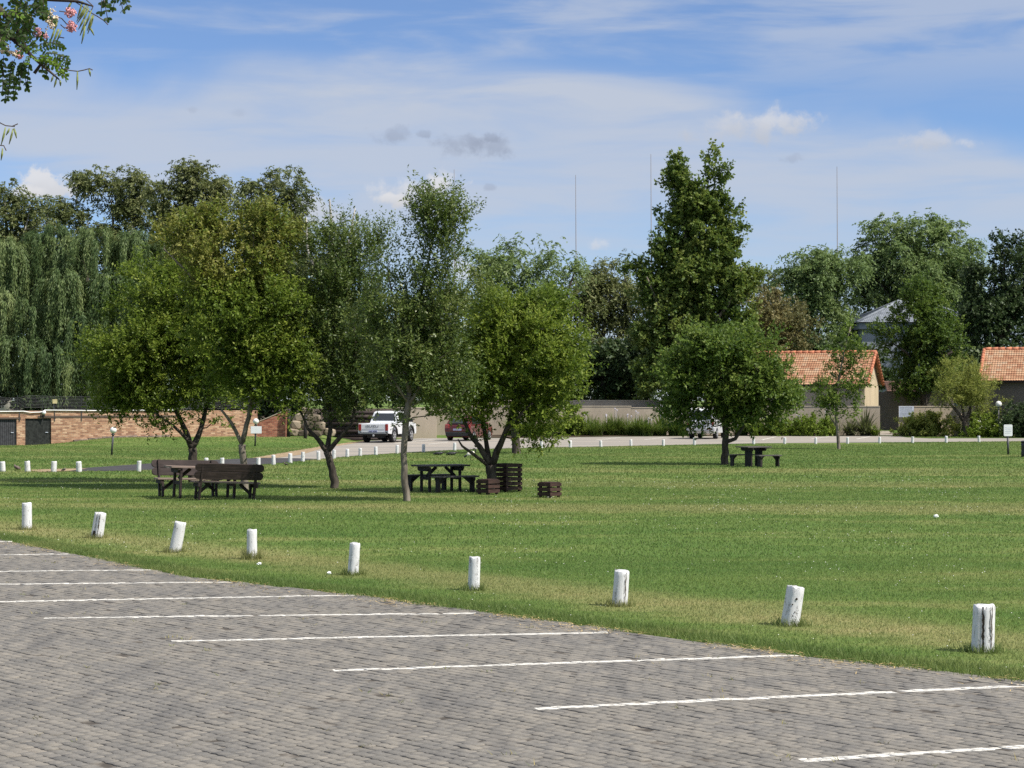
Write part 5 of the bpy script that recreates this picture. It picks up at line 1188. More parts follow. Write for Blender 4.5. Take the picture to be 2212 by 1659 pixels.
def hatchback(X, Y, rz):
    r = empty('hatchback_car', (X, Y, 0), rz); tag(r, 'red hatchback car parked beyond the round bright tree, half hidden by its branches', 'car'); Cm = M['car_red']
    shell('body', Cm, r, [(-.62, .34), (-.66, .62), (-.60, .92), (2.2, .94), (3.02, .82), (3.12, .62), (3.08, .30), (2.9, .22), (-.5, .22)], [.74, .80, .80, .81, .76, .74, .74, .76, .74], .05)
    shell('roof', Cm, r, [(-.55, .92), (-.30, 1.32), (-.05, 1.44), (1.0, 1.48), (1.35, 1.42), (2.25, .93)], [.76, .60, .56, .56, .57, .76], .04)
    quad('rear_window', M['glass_dark'], r, [(-.53, .58, 1.0), (-.53, -.58, 1.0), (-.33, -.50, 1.30), (-.33, .50, 1.30)], .02)
    quad('windscreen', M['glass_dark'], r, [(2.10, -.66, .99), (2.10, .66, .99), (1.42, .54, 1.39), (1.42, -.54, 1.39)], .015)
    for s in (-1, 1):
        pp = [(-.25, s * .745, .98), (1.95, s * .765, .98), (1.28, s * .60, 1.38), (.05, s * .595, 1.38)]; quad('side_window', M['glass_dark'], r, pp if s < 0 else pp[::-1], .02)
        MB().box((-.615, s * .64, .84), (.10, .26, .24)).build('tail_light', M['lamp_red'], r, .03); MB().box((1.75, s * .90, 1.0), (.12, .16, .11)).build('mirror', Cm, r, .03)
        MB().box((.55, s * .812, .82), (.16, .02, .03)).build('door_handle', M['black_trim'], r)
    MB().box((-.66, 0, .40), (.12, 1.42, .24)).build('rear_bumper', M['black_trim'], r, .04)
    pl = MB().box((-.675, 0, .66), (.02, .50, .11)).build('number_plate', M['plate_blue'], r)
    for x in (0, 2.45):
        for s in (-1, 1): wheel(r, x, s * .70, .29, .19)
def suv(X, Y, rz):
    r = empty('white_van', (X, Y, 0), rz); tag(r, 'white van parked in the shade behind the trunk of the round dark green tree', 'van'); Cm = M['car_white']
    shell('body', Cm, r, [(-.95, .45), (-.98, .95), (-.92, 1.15), (-.80, 1.78), (-.60, 1.86), (1.9, 1.86), (2.2, 1.78), (2.85, 1.18), (3.45, 1.05), (3.55, .60), (3.45, .34), (-.8, .34)], [.80, .84, .83, .72, .69, .69, .70, .80, .78, .78, .78, .80], .05)
    quad('rear_window', M['glass_dark'], r, [(-.925, .66, 1.18), (-.925, -.66, 1.18), (-.815, -.60, 1.68), (-.815, .60, 1.68)], .02)
    for s in (-1, 1):
        pp = [(-.7, s * .825, 1.18), (2.6, s * .80, 1.20), (2.15, s * .72, 1.70), (-.6, s * .735, 1.70)]; quad('side_window', M['glass_dark'], r, pp if s < 0 else pp[::-1], .02)
        MB().box((-.965, s * .74, 1.02), (.07, .13, .46)).build('tail_light', M['lamp_red'], r, .02); MB().box((2.45, s * .93, 1.2), (.12, .18, .2)).build('mirror', M['black_trim'], r, .03)
        MB().box((-1.085, s * .55, .62), (.02, .30, .06)).build('reflector', M['lamp_red'], r)
    MB().box((-1.0, 0, .59), (.16, 1.70, .24)).build('rear_bumper', M['car_silver'], r, .05)
    MB().box((-.975, 0, .80), (.02, .5, .11)).build('number_plate', M['plate_blue'], r); MB().box((-.965, 0, .92), (.03, .7, .05)).build('tailgate_trim', M['black_trim'], r)
    for x in (0, 2.75):
        for s in (-1, 1): wheel(r, x, s * .72, .34, .23)
th_p = R(90 - 15)
a_, b_ = G(820, 956.2); pickup(a_, b_, th_p)
a_, b_ = G(997, 952.5); hatchback(a_, b_, R(90 - 20))
a_, b_ = G(1520, 948.3); suv(a_ , b_, R(90 - 16))
# ------------------------------------------------------------------ walls
def wall_piece(name, label, cat, x0, x1, Y, top, th_=.22, m='taupe_plaster', cope='cream_coping', group=None, Y1=None, bot=-.25):
    """wall from picture column x0 to x1 at depth Y (Y1 at its right end); top is a height in metres"""
    A = Vector((P(x0, 862, Y).x, Y, 0)); B = Vector((P(x1, 862, Y1 or Y).x, Y1 or Y, 0)); L = (B - A).length; ang = math.atan2(B.y - A.y, B.x - A.x)
    r = empty(name, A, ang); tag(r, label, cat, group)
    MB().box((L / 2, th_ / 2, (top + bot) / 2), (L, th_, top - bot)).build('wall_panel', M[m], r)
    if cope: MB().box((L / 2, th_ / 2, top + .025), (L + .006, th_ + .05, .05)).build('coping', M[cope], r)
    return r
WG = 'taupe boundary walls'
wall_piece('boundary_wall', 'taupe wall stretch directly behind the pickup and the red car', 'wall', 858, 943, 120.6, 1.84, group=WG)
wall_piece('boundary_wall', 'long taupe wall stretch behind the grassy bed left of the round dark tree', 'wall', 930, 1364, 131.0, 1.90, group=WG)
wall_piece('boundary_wall', 'slightly lower taupe wall stretch behind the round dark tree and white van', 'wall', 1364.2, 1652, 131.0, 1.80, group=WG)
w3 = wall_piece('boundary_wall', 'taupe wall stretch below the tiled house, ending at the gate gap', 'wall', 1652.2, 1901, 129.6, 1.90, group=WG, Y1=128.6)
wall_piece('boundary_wall', 'taupe wall stretch right of the gate gap, carrying the notice board', 'wall', 1942, 2330, 127.0, 1.90, group=WG)
up = wall_piece('upper_wall', 'taupe terrace wall standing behind and above the middle boundary wall', 'wall', 1015, 1432, 134.6, 2.28)
x0 = P(1015, 862, 134.6).x
for k in (1402, 1423): MB().box((P(k, 862, 134.4).x - x0, -.03, 2.05), (.06, .06, .75)).build('frame_post', M['cream_coping'], up)
rl = empty('railing', (P(1472, 862, 133.0).x, 133.0, 0)); tag(rl, 'dark metal railing on the terrace left of the round dark tree', 'railing')
for k in range(7): MB().box((k * .52, 0, 2.05), (.05, .05, .9)).build('baluster', M['dark_metal'], rl)
for z in (2.47, 1.9): MB().box((1.56, 0, z), (3.3, .04, .05)).build('rail', M['dark_metal'], rl)
dw = wall_piece('courtyard_wall', 'dark shaded wall at the back of the gate gap', 'wall', 1880, 2060, 141.5, 2.9, m='dark_plaster', cope=None)  # taupe wall with the shade of trees put into its dark plaster
# brick wall on the left with doors
YB = 106.0
TB = math.tan(R(24)); CB = math.cos(R(24)); A = Vector((P(-160, 862, 100.0).x, 100.0, 0))
def YW(x):
    m = (x - CX) / F; return (A.y - A.x * TB) / (1 - m * TB)
def XB(x): return ((x - CX) / F * YW(x) - A.x) / CB
def onwall(x, off=0.0, z=0.0):
    q = XB(x); return A + Vector((q * CB - off * math.sin(R(24)) * -1, q * math.sin(R(24)) + off * CB, z))
ZB = lambda y: HC + (CY - y) * 104.0 / F
bw = empty('brick_wall', A, R(24)); tag(bw, 'buff brick wall with two black doors below the willow', 'wall')
segs = [(-160, -120), (36, 54.5), (110.5, 556)]
for s0, s1 in segs: MB().box(((XB(s0) + XB(s1)) / 2, .15, (ZB(903) - .3) / 2), (XB(s1) - XB(s0), .3, ZB(903) + .3)).build('wall_panel', M['buff_brick'], bw)
MB().box(((XB(-160) + XB(556)) / 2, .15, (ZB(903) + ZB(887)) / 2 + .002), (XB(556) - XB(-160), .3, ZB(887) - ZB(903))).build('wall_band', M['buff_brick'], bw)
MB().box(((XB(82) + XB(380)) / 2, -.012, ZB(899.5)), (XB(380) - XB(82), .03, .09)).build('lintel', M['twig'], bw)
MB().box(((XB(-110) + XB(45)) / 2, -.012, ZB(902.5)), (XB(45) - XB(-110), .03, .09)).build('lintel', M['twig'], bw)
for q0, q1, m in ((-120, 36, 'door_grey'), (54.5, 110.5, 'door_black')):
    d = MB(); n = int((XB(q1) - XB(q0)) / .1); w_ = (XB(q1) - XB(q0)) / n
    for k in range(n): d.box((XB(q0) + (k + .5) * w_, .10, ZB(903) / 2 - .1), (w_ - .012, .05, ZB(903) + .2))
    d.box(((XB(q0) + XB(q1)) / 2, .15, ZB(903) / 2 - .1), (XB(q1) - XB(q0), .03, ZB(903) + .2))
    dd = d.build('door', M[m], bw)
    MB().box((XB(q1) - .22, .05, ZB(933)), (.14, .04, .03)).build('handle', M['pale_board'], dd)
for k in (92, 118, 176, 42): MB().box((XB(k), -.02, ZB(898)), (.03, .04, .55)).build('fence_bracket', M['dark_metal'], bw)
ef = empty('electric_fence', A, R(24)); tag(ef, 'electric fence of thin wires along the top of the brick wall', 'fence')
for k in range(9):
    z = ZB(886) + .06 + k * .075; dz = .10
    pts = [(XB(-160), .05, z - .02)] + [(XB(40), .05, z - .02), (XB(56), .05, z + dz * .9), (XB(75), .05, z + dz), (XB(125), .05, z + dz * .5), (XB(560), .05, z + dz * .1)]
    if k < 8 or True: MB().tube(pts, .006, 4).build('wire', M['wire'], ef)
for k in (-60, 38, 92, 118, 176, 240, 310, 380, 450, 520): MB().box((XB(k), .05, ZB(886) + .36), (.03, .03, .86)).build('fence_post', M['black_paint'], ef)
pp = MB().tube([(XB(-160), -.05, ZB(889)), (XB(-20), -.05, ZB(888.5)), (XB(50), -.05, ZB(888)), (XB(66), -.06, ZB(890.5)), (XB(85), -.06, ZB(890)), (XB(94), -.06, ZB(888.2)), (XB(96), -.05, ZB(885.6)), (XB(150), -.05, ZB(886.2)), (XB(206), -.05, ZB(887.0)), (XB(380), -.05, ZB(886))], .028, 8).mesh('white_pipe')
o = link('white_pipe', pp, M['white_plastic'], None, 0, True); o.location = A; o.rotation_euler = (0, 0, R(24)); tag(o, 'thin white pipe running along the top of the brick wall', 'pipe')
o = empty('camera_dome', onwall(98.5, -.14, ZB(892))); tag(o, 'white security camera dome above the black door', 'camera'); MB().ball((0, 0, .03), .11, 14, 9).build('dome', M['white_plastic'], o, 0, True); MB().lathe([(.05, -.2), (.055, -.07)], 12).build('lens', M['black_trim'], o)
o = empty('fence_plate', onwall(119.5, -.04, ZB(867))); tag(o, 'small yellowish warning plate on the electric fence', 'sign'); MB().box((0, 0, 0), (.24, .015, .22)).build('plate', M['yellow_plate'], o); MB().box((-.06, .02, -.2), (.03, .02, .5)).build('stake', M['wire'], o)
for i, (q0, q1, y) in enumerate(((163, 194, 944.5), (194, 225, 942.5), (225, 300, 941.0), (300, 370, 940.5))):
    o = MB().box((0, 0, 0), (XB(q1) - XB(q0) - .02, .16, .09)).build('timber_sleeper', M['bench_top']); ow = onwall((q0 + q1) / 2, -.14); o.location = (ow.x, ow.y, th(ow.x, ow.y) + .035); o.rotation_euler = (0, R(-2), R(24))
    tag(o, '%s weathered timber from the left along the foot of the brick wall' % ordinal(i), 'timber edging', 'timbers at the foot of the brick wall')
rw = empty('red_brick_wall', (P(556, 862, 105.2).x, 105.2, 0)); tag(rw, 'redder brick wall with sloping top behind the lamp with the white board', 'wall')
wl = P(622, 862, 105.2).x - P(556, 862, 105.2).x; zf = lambda y: HC + (CY - y) * 105.2 / F
MB().prism([(0, -.2), (wl, -.2), (wl, zf(884)), (wl * .45, zf(900)), (0, zf(912))], 0, .25).build('wall_panel', M['red_brick'], rw)
MB().prism([(0, zf(912)), (wl * .45, zf(900)), (wl, zf(884)), (wl, zf(882.5)), (wl * .45, zf(898.5)), (0, zf(910.5))], -.03, .28).build('coping', M['cream_coping'], rw)
rng = random.Random(5)
ROCKS = [(632, 934, 26, 16, 'flat pale boulder at the left foot of the stone heap'), (655, 936, 24, 14, 'low boulder in the middle foot of the stone heap'), (680, 937, 30, 14, 'low boulder right of the leaning dark pole'), (640, 918, 24, 20, 'upright boulder beside the end of the red brick wall'), (664, 919, 28, 20, 'boulder in the centre of the stone heap'), (690, 921, 26, 20, 'boulder at the right of the second row of the heap'), (650, 902, 28, 18, 'upper left boulder of the stone heap'), (678, 903, 30, 18, 'upper right boulder of the stone heap'), (664, 888, 28, 14, 'topmost boulder of the stone heap'), (712, 934, 26, 18, 'lone boulder at the right end of the stone heap')]
for i, (x, y, w_, h_, lab) in enumerate(ROCKS):
    bm = bmesh.new(); bmesh.ops.create_icosphere(bm, subdivisions=2, radius=1); r2_ = random.Random(i)
    for v in bm.verts:
        c = Vector([math.copysign(abs(q) ** .55, q) for q in v.co]); v.co = c * (1 + r2_.uniform(-.10, .10))
    me = bpy.data.meshes.new('boulder'); bm.to_mesh(me); bm.free(); o = link('boulder', me, M['stone'], None, .02, False); Y_ = 107.0 + .10 * i; s_ = Y_ / F
    o.location = P(x, y, Y_); o.scale = (w_ * s_ / 2, .40, h_ * s_ / 2); o.rotation_euler = (0, R(r2_.uniform(-9, 9)), 0); tag(o, lab, 'boulder', 'boulders beside the red brick wall')
for i, (x, yb, yt, Y_) in enumerate(((659, 956, 895, 103.5), (623, 926, 880, 105.0))):
    b = P(x, yb, Y_); H = (yb - yt) * Y_ / F; z = min(b.z, th(b.x, Y_)); o = MB().tube([(0, 0, -.2), (.04, 0, b.z - z + H)], [.10, .09], 10).build('dark_pole', M['black_wood'], None, 0, True); o.location = (b.x, Y_, z)
    tag(o, ('thick dark pole standing on the grass before the boulders', 'thin dark pole at the right end of the red brick wall')[i], 'pole')
lw = empty('log_wall', (P(700, 862, 114.5).x, 114.5, 0)); tag(lw, 'dark wall of stacked horizontal logs behind the pickup', 'wall'); wl = P(856, 862, 114.5).x - P(700, 862, 114.5).x
for k in range(8): MB().tube([(0, .1 * (k % 2), .06 + k * .22), (wl, .1 * (k % 2), .06 + k * .22 + rng.uniform(-.03, .03))], .115, 10).build('log', M['bench_wood'], lw, 0, True)

# ------------------------------------------------------------------ houses
def tiled_slope(name, parent, m, L, S, pitch_deg, org, flip=1, wave=.16, course=.33, amp=.028, hipl=0.0, hipr=0.0):
    """corrugated tile slope in its own frame: x along the ridge, y up the slope; placed with its eave at org (parent space)"""
    nc = int(round(S / course)); course = S / nc; nx = int(L / wave * 8); xs = np.linspace(0, L, nx + 1)
    rows = []
    for c in range(nc):
        for yy, lift in ((c * course - .03, .045), (c * course + course * .5, .024), ((c + 1) * course - .031, .004)): rows.append((yy, lift))
    V = []
    for yy, lift in rows:
        q = np.clip(yy / S, 0, 1); xl = hipl * q; xr = L - hipr * q; xx = np.clip(xs, xl, xr)
        V.append(np.stack([xx, np.full_like(xx, yy), lift + amp * np.abs(np.sin(np.pi * xx / wave)) ** .8], 1))
    V = np.array(V); nr = len(rows); v = V.reshape(-1, 3); i = np.arange(nr * (nx + 1)).reshape(nr, nx + 1)
    f = np.stack([i[:-1, :-1], i[:-1, 1:], i[1:, 1:], i[1:, :-1]], -1).reshape(-1, 4)
    o = link(name, np_mesh(name, v, f, 4), m, parent); o.location = org; o.rotation_euler = (R(pitch_deg), 0, 0) if flip == 1 else (R(pitch_deg), 0, R(180)); return o
def tiled_house(ridge_end, psi, L, half, rise, gable_side, name_label, tile, wallm, gablem, over=.45, base=0.0, win=(), front_len=None):
    """gabled house; origin under the visible end of the ridge, x along the ridge away from it"""
    r = empty('tiled_house', (ridge_end.x, ridge_end.y, base), psi); tag(r, name_label, 'house', 'terracotta roofed houses'); zr = ridge_end.z - base; ze = zr - rise; pitch = math.degrees(math.atan2(rise, half)); S = math.hypot(half, rise)
    x0, x1 = (-L, 0.0) if gable_side == 'right' else (0.0, L)
    rf = tiled_slope('roof', r, tile, L, S, pitch, (x0, -half, ze))
    bk = tiled_slope('roof', r, tile, L, S, pitch, (x1, half, ze), -1)
    rd = MB(); n = int(L / .42)
    for k in range(n):
        a = x0 + L * k / n; b = x0 + L * (k + 1) / n + .04; rd.tube([(a, 0, zr + .015), (b, 0, zr + .03)], [.125, .145], 12)
    rd.build('ridge_tiles', M['ridge_tile'], r, 0, True)
    vg = MB(); xe = 0.0
    for sgn in (-1, 1):
        for k in range(int(S / .36)):
            f0 = k / int(S / .36); f1 = (k + 1.1) / int(S / .36); vg.tube([(xe, sgn * half * (1 - f0), ze + rise * f0 + .05), (xe, sgn * half * (1 - f1), ze + rise * f1 + .02)], [.12, .10], 10)
    vg.build('verge_tiles', M['ridge_tile'], r, 0, True)
    sg = -1 if gable_side == 'right' else 1; inner = half - over; zi = ze + rise * over / half
    xa = sg * .28; xb = sg * (L - .3); t_ = .24
    lo, hi = min(xa, xb), max(xa, xb)
    fw = MB(); ops = sorted(win); cur = lo; yf = -inner + t_ / 2
    for (wx, wz, ww, wh) in ops:
        fw.box(((cur + wx - ww / 2) / 2, yf, zi / 2 - .1), (wx - ww / 2 - cur, t_, zi + .1)); fw.box((wx, yf, (wz - wh / 2) / 2 - .1), (ww, t_, wz - wh / 2 + .2)); fw.box((wx, yf, (wz + wh / 2 + zi) / 2 - .025), (ww, t_, zi - wz - wh / 2 - .05)); cur = wx + ww / 2
    fw.box(((cur + hi) / 2, yf, zi / 2 - .1), (hi - cur, t_, zi + .1)); fw.build('front_wall', M[wallm], r)
    for (wx, wz, ww, wh) in ops:
        wn = MB()
        for dx in (-.5, 0, .5): wn.box((wx + dx * (ww - .05), -inner + .08, wz), (.05, .06, wh))
        for dz in (-.5, 0, .5): wn.box((wx, -inner + .085, wz + dz * (wh - .05)), (ww, .05, .05))
        wo_ = wn.build('window', M['pale_board'], r); MB().box((wx, -inner + .14, wz), (ww, .02, wh)).build('pane', M['glass_dark'], wo_)
    for gx in (xa, xb):
        gd = MB(); gd.prism([(-inner + t_ + .002, -.15), (inner - t_ - .002, -.15), (inner - t_, zi - .06), (0, zr - .16), (-inner + t_ + .002, zi - .06)], gx - sg * 0, gx + (sg if gx == xa else -sg) * t_, 'yz'); gd.build('gable_wall', M[gablem], r)
    # the corner of the gable end, flush with the front wall's end
    MB().box((xa + sg * t_ / 2 - sg * .004, -inner + t_ / 2, zi / 2 - .08), (t_, t_ + .006, zi)).build('gable_corner', M[gablem], r)
    MB().box(((lo + hi) / 2, inner - t_ / 2, zi / 2 - .1), (hi - lo, t_, zi + .1)).build('back_wall', M[wallm], r)
    MB().box(((x0 + x1) / 2, -half + .06, ze - .03), (L - .1, .03, .16)).build('fascia', M['bench_wood'], r); MB().box(((lo + hi) / 2, -half + .26, ze - .02), (hi - lo, .36, .02)).build('soffit', M[wallm], r)
    return r
h1 = tiled_house(P(1892, 761.5, 136.0), R(-18), 11.6, 4.0, 2.25, 'right', 'tiled house with sunlit cream gable behind the sapling', M['terracotta_tile'], 'taupe_plaster', 'cream_plaster', win=[(-5.35, 1.95, .92, 1.45)])
h2 = tiled_house(P(2126, 755.5, 130.0), R(-18), 13.0, 4.0, 2.1, 'left', 'tiled house cut by the right edge of the picture', M['terracotta_tile'], 'dark_plaster', 'taupe_plaster', win=[])  # front wall carries its shade in the dark plaster
MB().box((6.5, -3.42, 3.15), (12.4, .10, .62)).build('wall_band', M['taupe_plaster'], h2)  # shadow edge on the front wall, put into colour as a lighter strip
for k in (1.2, 3.9): MB().prism([(-3.95, 3.42), (-3.60, 3.42), (-3.60, 3.1)], k, k + .09, 'yz').build('bracket', M['black_wood'], h2)
# blue-grey two storey house
hb = empty('blue_house', (P(1862, 862, 161).x, 161, 0)); tag(hb, 'blue-grey two storey house with grey tiled hip roof behind the dark tree', 'house')
ze = HC + (862 - 703) * 161 / F; Wd = 9.5; Dp = 9.0
MB().box((Wd / 2, Dp / 2, ze / 2 - .1), (Wd, Dp, ze)).build('walls', M['blue_plaster'], hb)
MB().box((Wd / 2, Dp / 2, ze - .05), (Wd + .5, Dp + .5, .5)).build('eaves', M['blue_plaster'], hb)
rise = 2.2; ov = .5; Lr = Wd + 2 * ov; hd = Dp / 2 + ov; pt = math.degrees(math.atan2(rise, hd)); S = math.hypot(rise, hd)
rf = tiled_slope('roof', hb, M['slate_tile'], Lr, S, pt, (-ov, -ov, ze + .22), 1, hipl=hd - .15, hipr=hd - .15)
tiled_slope('roof', hb, M['slate_tile'], Lr, S, pt, (Wd + ov, Dp + ov, ze + .22), -1, hipl=hd - .15, hipr=hd - .15)
for yy, sx in ((-ov, 1), (Dp + ov, 1)): pass
lo_ = tiled_slope('roof', hb, M['slate_tile'], Dp + 2 * ov, S, pt, (-ov, Dp + ov, ze + .22), 1, hipl=hd - .15, hipr=hd - .15); lo_.rotation_euler = (R(pt), 0, R(-90))
ro_ = tiled_slope('roof', hb, M['slate_tile'], Dp + 2 * ov, S, pt, (Wd + ov, -ov, ze + .22), 1, hipl=hd - .15, hipr=hd - .15); ro_.rotation_euler = (R(pt), 0, R(90))
hp = MB()
for (ax, ay), (bx_, by_) in (((-ov, -ov), (hd - ov, hd - ov)), ((Wd + ov, -ov), (Wd + ov - hd, hd - ov)), ((-ov, Dp + ov), (hd - ov, Dp + ov - hd)), ((Wd + ov, Dp + ov), (Wd + ov - hd, Dp + ov - hd))): hp.tube([(ax, ay, ze + .26), (bx_, by_, ze + .28 + rise)], .13, 10)
hp.build('hip_tiles', M['slate_tile'], hb, 0, True)
for (wx, wz) in ((3.9, 5.3), (6.9, 5.3), (3.9, 2.4), (6.9, 2.4)):
    f = MB()
    for dx in (-.6, 0, .6): f.box((wx + dx, -.03, wz), (.07, .06, 1.5))
    for dz in (-.75, .75): f.box((wx, -.034, wz + dz), (1.27, .06, .07))
    fo = f.build('window', M['white_board'], hb); MB().box((wx, -.012, wz), (1.2, .02, 1.5)).build('pane', M['glass_dark'], fo); MB().box((wx, -.06, wz - .82), (1.4, .14, .06)).build('sill', M['white_board'], fo)
# small lean-to roof behind the gate gap
lt = empty('lean_to', (P(1916, 862, 146).x, 146, 0)); tag(lt, 'small brown tiled lean-to roof seen through the gate gap', 'shed')
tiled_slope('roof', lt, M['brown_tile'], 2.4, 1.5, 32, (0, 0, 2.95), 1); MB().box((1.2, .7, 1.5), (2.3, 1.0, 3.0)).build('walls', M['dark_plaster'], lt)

# ------------------------------------------------------------------ garden bed plants
leaf_mat('strap_leaf', G3((0.045, 0.085, 0.016), (0.085, 0.135, 0.024), (0.180, 0.210, 0.050)), .3); leaf_mat('flax_leaf', G3((0.045, 0.050, 0.026), (0.085, 0.090, 0.045), (0.190, 0.180, 0.100)), .2); leaf_mat('lime_leaf', G3((0.085, 0.140, 0.015), (0.145, 0.215, 0.022), (0.230, 0.290, 0.040)), .35)
def strap_clump(seed, n, L, w, spread, leafm, flowers=0, petal='petal_lilac', stiff=.5):
    rng = np.random.default_rng(seed); V = []; T = []
    for k in range(n):
        a = rng.random() * 6.28; tilt = spread * rng.random() ** .7; LL = L * (.55 + .6 * rng.random()); b0 = rng.normal(0, .10, 2); prev = None; seg = 5; ww = w * (.7 + .6 * rng.random()); pts = []
        for s in range(seg + 1):
            f = s / seg; an = tilt * (stiff + (2.0 - stiff) * f ** 1.5); pts.append(np.array([0, 0, 0.]) if s == 0 else pts[-1] + np.array([math.sin(min(an, 2.6)) * math.cos(a), math.sin(min(an, 2.6)) * math.sin(a), math.cos(min(an, 2.6))]) * LL / seg)
        sd = np.array([-math.sin(a), math.cos(a), 0])
        for s in range(seg):
            w0 = ww * (1 - (s / seg) ** 2) / 2 + .002; w1 = ww * (1 - ((s + 1) / seg) ** 2) / 2 + .002; o_ = np.array([b0[0], b0[1], -.02]); V += [pts[s] + o_ - sd * w0, pts[s] + o_ + sd * w0, pts[s + 1] + o_ + sd * w1, pts[s + 1] + o_ - sd * w1]; T.append(np.clip(.35 + .3 * rng.normal() * .6 + .3 * s / seg, 0, 1))
    me = np_mesh('leaves', np.array(V), np.arange(len(V)), 4, np.array(T)); fl = None
    if flowers:
        fl = MB()
        for k in range(flowers):
            a = rng.random() * 6.28; h = L * (.92 + .25 * rng.random()); x, y = math.cos(a) * .3 * rng.random(), math.sin(a) * .3 * rng.random(); fl.tube([(x * .2, y * .2, 0), (x, y, h)], .008, 4)
            for q in range(9): v = unit(rng.normal(0, 1, 3)); fl.ball((x + v[0] * .045, y + v[1] * .045, h + v[2] * .04), .020, 6, 4)
    return me, fl
def plant(name, label, cat, x, Y, me, fl, leafm, petal='petal_lilac', group=None, sc=1.0, rz=0.0):
    X = (x - CX) * Y / F; r = empty(name, (X, Y, th(X, Y)), rz); r.scale = (sc,) * 3; tag(r, label, cat, group); link('leaves', me, M[leafm], r)
    if fl: fl.build('flower_stalks', M[petal], r)
    return r
BG = 'strap-leaved clumps in the bed before the taupe wall'
kinds = [strap_clump(300 + k, (190, 200, 190, 180)[k], (1.35, 1.5, 1.3, 1.15)[k], .045, (.85, .75, .9, 1.0)[k], 'strap_leaf', (0, 2, 3, 0)[k]) for k in range(4)]
pr = [plant('strap_leaf_clump', '', 'plant', 1120 + k, 126, kinds[k][0], kinds[k][1], 'strap_leaf', group=BG) for k in range(4)]
spots = []
for k in range(34): spots.append((1100 + k * 11.6 + random.uniform(-5, 5), random.uniform(127.0, 129.8), random.uniform(.8, 1.15)))
for k in range(15): spots.append((1598 + k * 13 + random.uniform(-5, 5), random.uniform(127.6, 128.4), random.uniform(.8, 1.1)))
spots.sort()
for i, (x, Y, s) in enumerate(spots):
    k = i % 4 if x > 1250 or i % 4 != 2 else 1; o = pr[i] if i < 4 else copy_tree(pr[(1, 0, 2, 3)[k] if x > 1290 else (0, 3, 1, 0)[k]])
    o.location = ((x - CX) * Y / F, Y, th((x - CX) * Y / F, Y)); o.scale = (s, s, s * random.uniform(.9, 1.1)); o.rotation_euler.z = random.uniform(0, 6.28); n = len(spots)
    w_ = 'left of the white van' if x < 1490 else 'right of the white van'
    q = [j for j, sp in enumerate(spots) if (sp[0] < 1490) == (x < 1490)].index(i); nn = sum((sp[0] < 1490) == (x < 1490) for sp in spots)
    if q >= 19: lab = '%s strap-leaved clump from the right in the bed, %s' % (ordinal(nn - 1 - q), w_)
    else: lab = '%s strap-leaved clump from the left in the bed %s' % (ordinal(q), w_)
    tag(o, lab, 'plant', BG)
fx, _ = strap_clump(330, 130, 1.85, .11, 1.0, 'flax_leaf', 0, stiff=.85); plant('flax_plant', 'tall spiky dark flax plant at the right end of the bed by the gate gap', 'plant', 1868, 127.6, fx, None, 'flax_leaf')
fx2, _ = strap_clump(331, 130, 1.35, .10, 1.15, 'flax_leaf', 0, stiff=.7); plant('flax_plant', 'lower bronze flax plant between the sapling and the tall spiky flax', 'plant', 1838, 127.4, fx2, None, 'flax_leaf')
yl, _ = strap_clump(332, 130, 1.05, .07, 1.1, 'lime_leaf', 0); plant('yellow_clump', 'yellowish strap-leaved clump at the foot of the sapling', 'plant', 1800, 127.2, yl, None, 'lime_leaf'); plant('yellow_clump', 'small yellowish clump at the right foot of the spiky flax', 'plant', 1890, 127.2, yl, None, 'lime_leaf', sc=.85)
def bush(name, label, x, Y, el, n, leafm, L, W, seed, cat='bush', tw=.3, bark='bark_dark'):
    return tree(name, label, cat, (x, None, Y), [[(x, 935, .05), (x, 925, .03)]], el, n, 8, 9, L, W, leafm, bark, seed=seed, twig=tw, up=.4)
bush('leafy_bush', 'bright lime leafy bush in the middle of the left part of the bed', 1235, 128.6, [(1238, 913, 24, 10), (1232, 922, 26, 14)], 60, 'lime_leaf', .13, .06, 400)
bush('leafy_bush', 'bright green leafy bush right behind the round dark tree', 1690, 127.3, [(1660, 930, 45, 12), (1710, 932, 50, 10), (1755, 934, 30, 8)], 130, 'lime_leaf', .15, .05, 401)
bush('leafy_bush', 'low bush left of the feathery tree by the gate gap', 1965, 126.0, [(1962, 930, 26, 14), (1990, 932, 26, 12)], 80, 'leaf_acacia', .14, .05, 402)
bush('leafy_bush', 'olive bush at the foot of the feathery tree', 2045, 126.3, [(2015, 924, 22, 15), (2040, 926, 18, 14), (1998, 931, 22, 11)], 100, 'leaf_acacia', .12, .05, 403)
bush('flower_bush', 'pale flowered bush between the feathery tree and the globe lamp', 2125, 126.2, [(2122, 924, 20, 14), (2150, 926, 22, 14)], 90, 'leaf_bright', .13, .05, 404)
bush('leafy_bush', 'low yellow-green bush at the foot of the right globe lamp', 2140, 123.2, [(2130, 936, 40, 8), (2165, 934, 22, 9)], 70, 'lime_leaf', .12, .05, 405)
bush('round_bush', 'large very dark rounded bush at the right edge behind the notice', 2215, 122.5, [(2212, 922, 38, 24), (2205, 905, 26, 16), (2240, 915, 40, 30)], 190, 'leaf_dark', .12, .05, 406)
for i, (x, Y) in enumerate(((1975, 126.2), (2000, 126.3), (2075, 126.2), (2165, 126.0), (2190, 125.4))):
    me, fl = strap_clump(340 + i, 40, 1.25, .02, .55, 'strap_leaf', 5, stiff=.8); plant('plume_grass', '%s plume grass from the left against the wall right of the gate gap' % ordinal(i), 'grass plant', x, Y, me, fl, 'strap_leaf', 'petal_cream', 'plume grasses right of the gate gap')
wf = MB(); rr = np.random.default_rng(9)
for k in range(26):
    x = rr.uniform(2092, 2170); v = P(x, rr.uniform(905, 932), 124.2); wf.ball(v, .045, 6, 4)
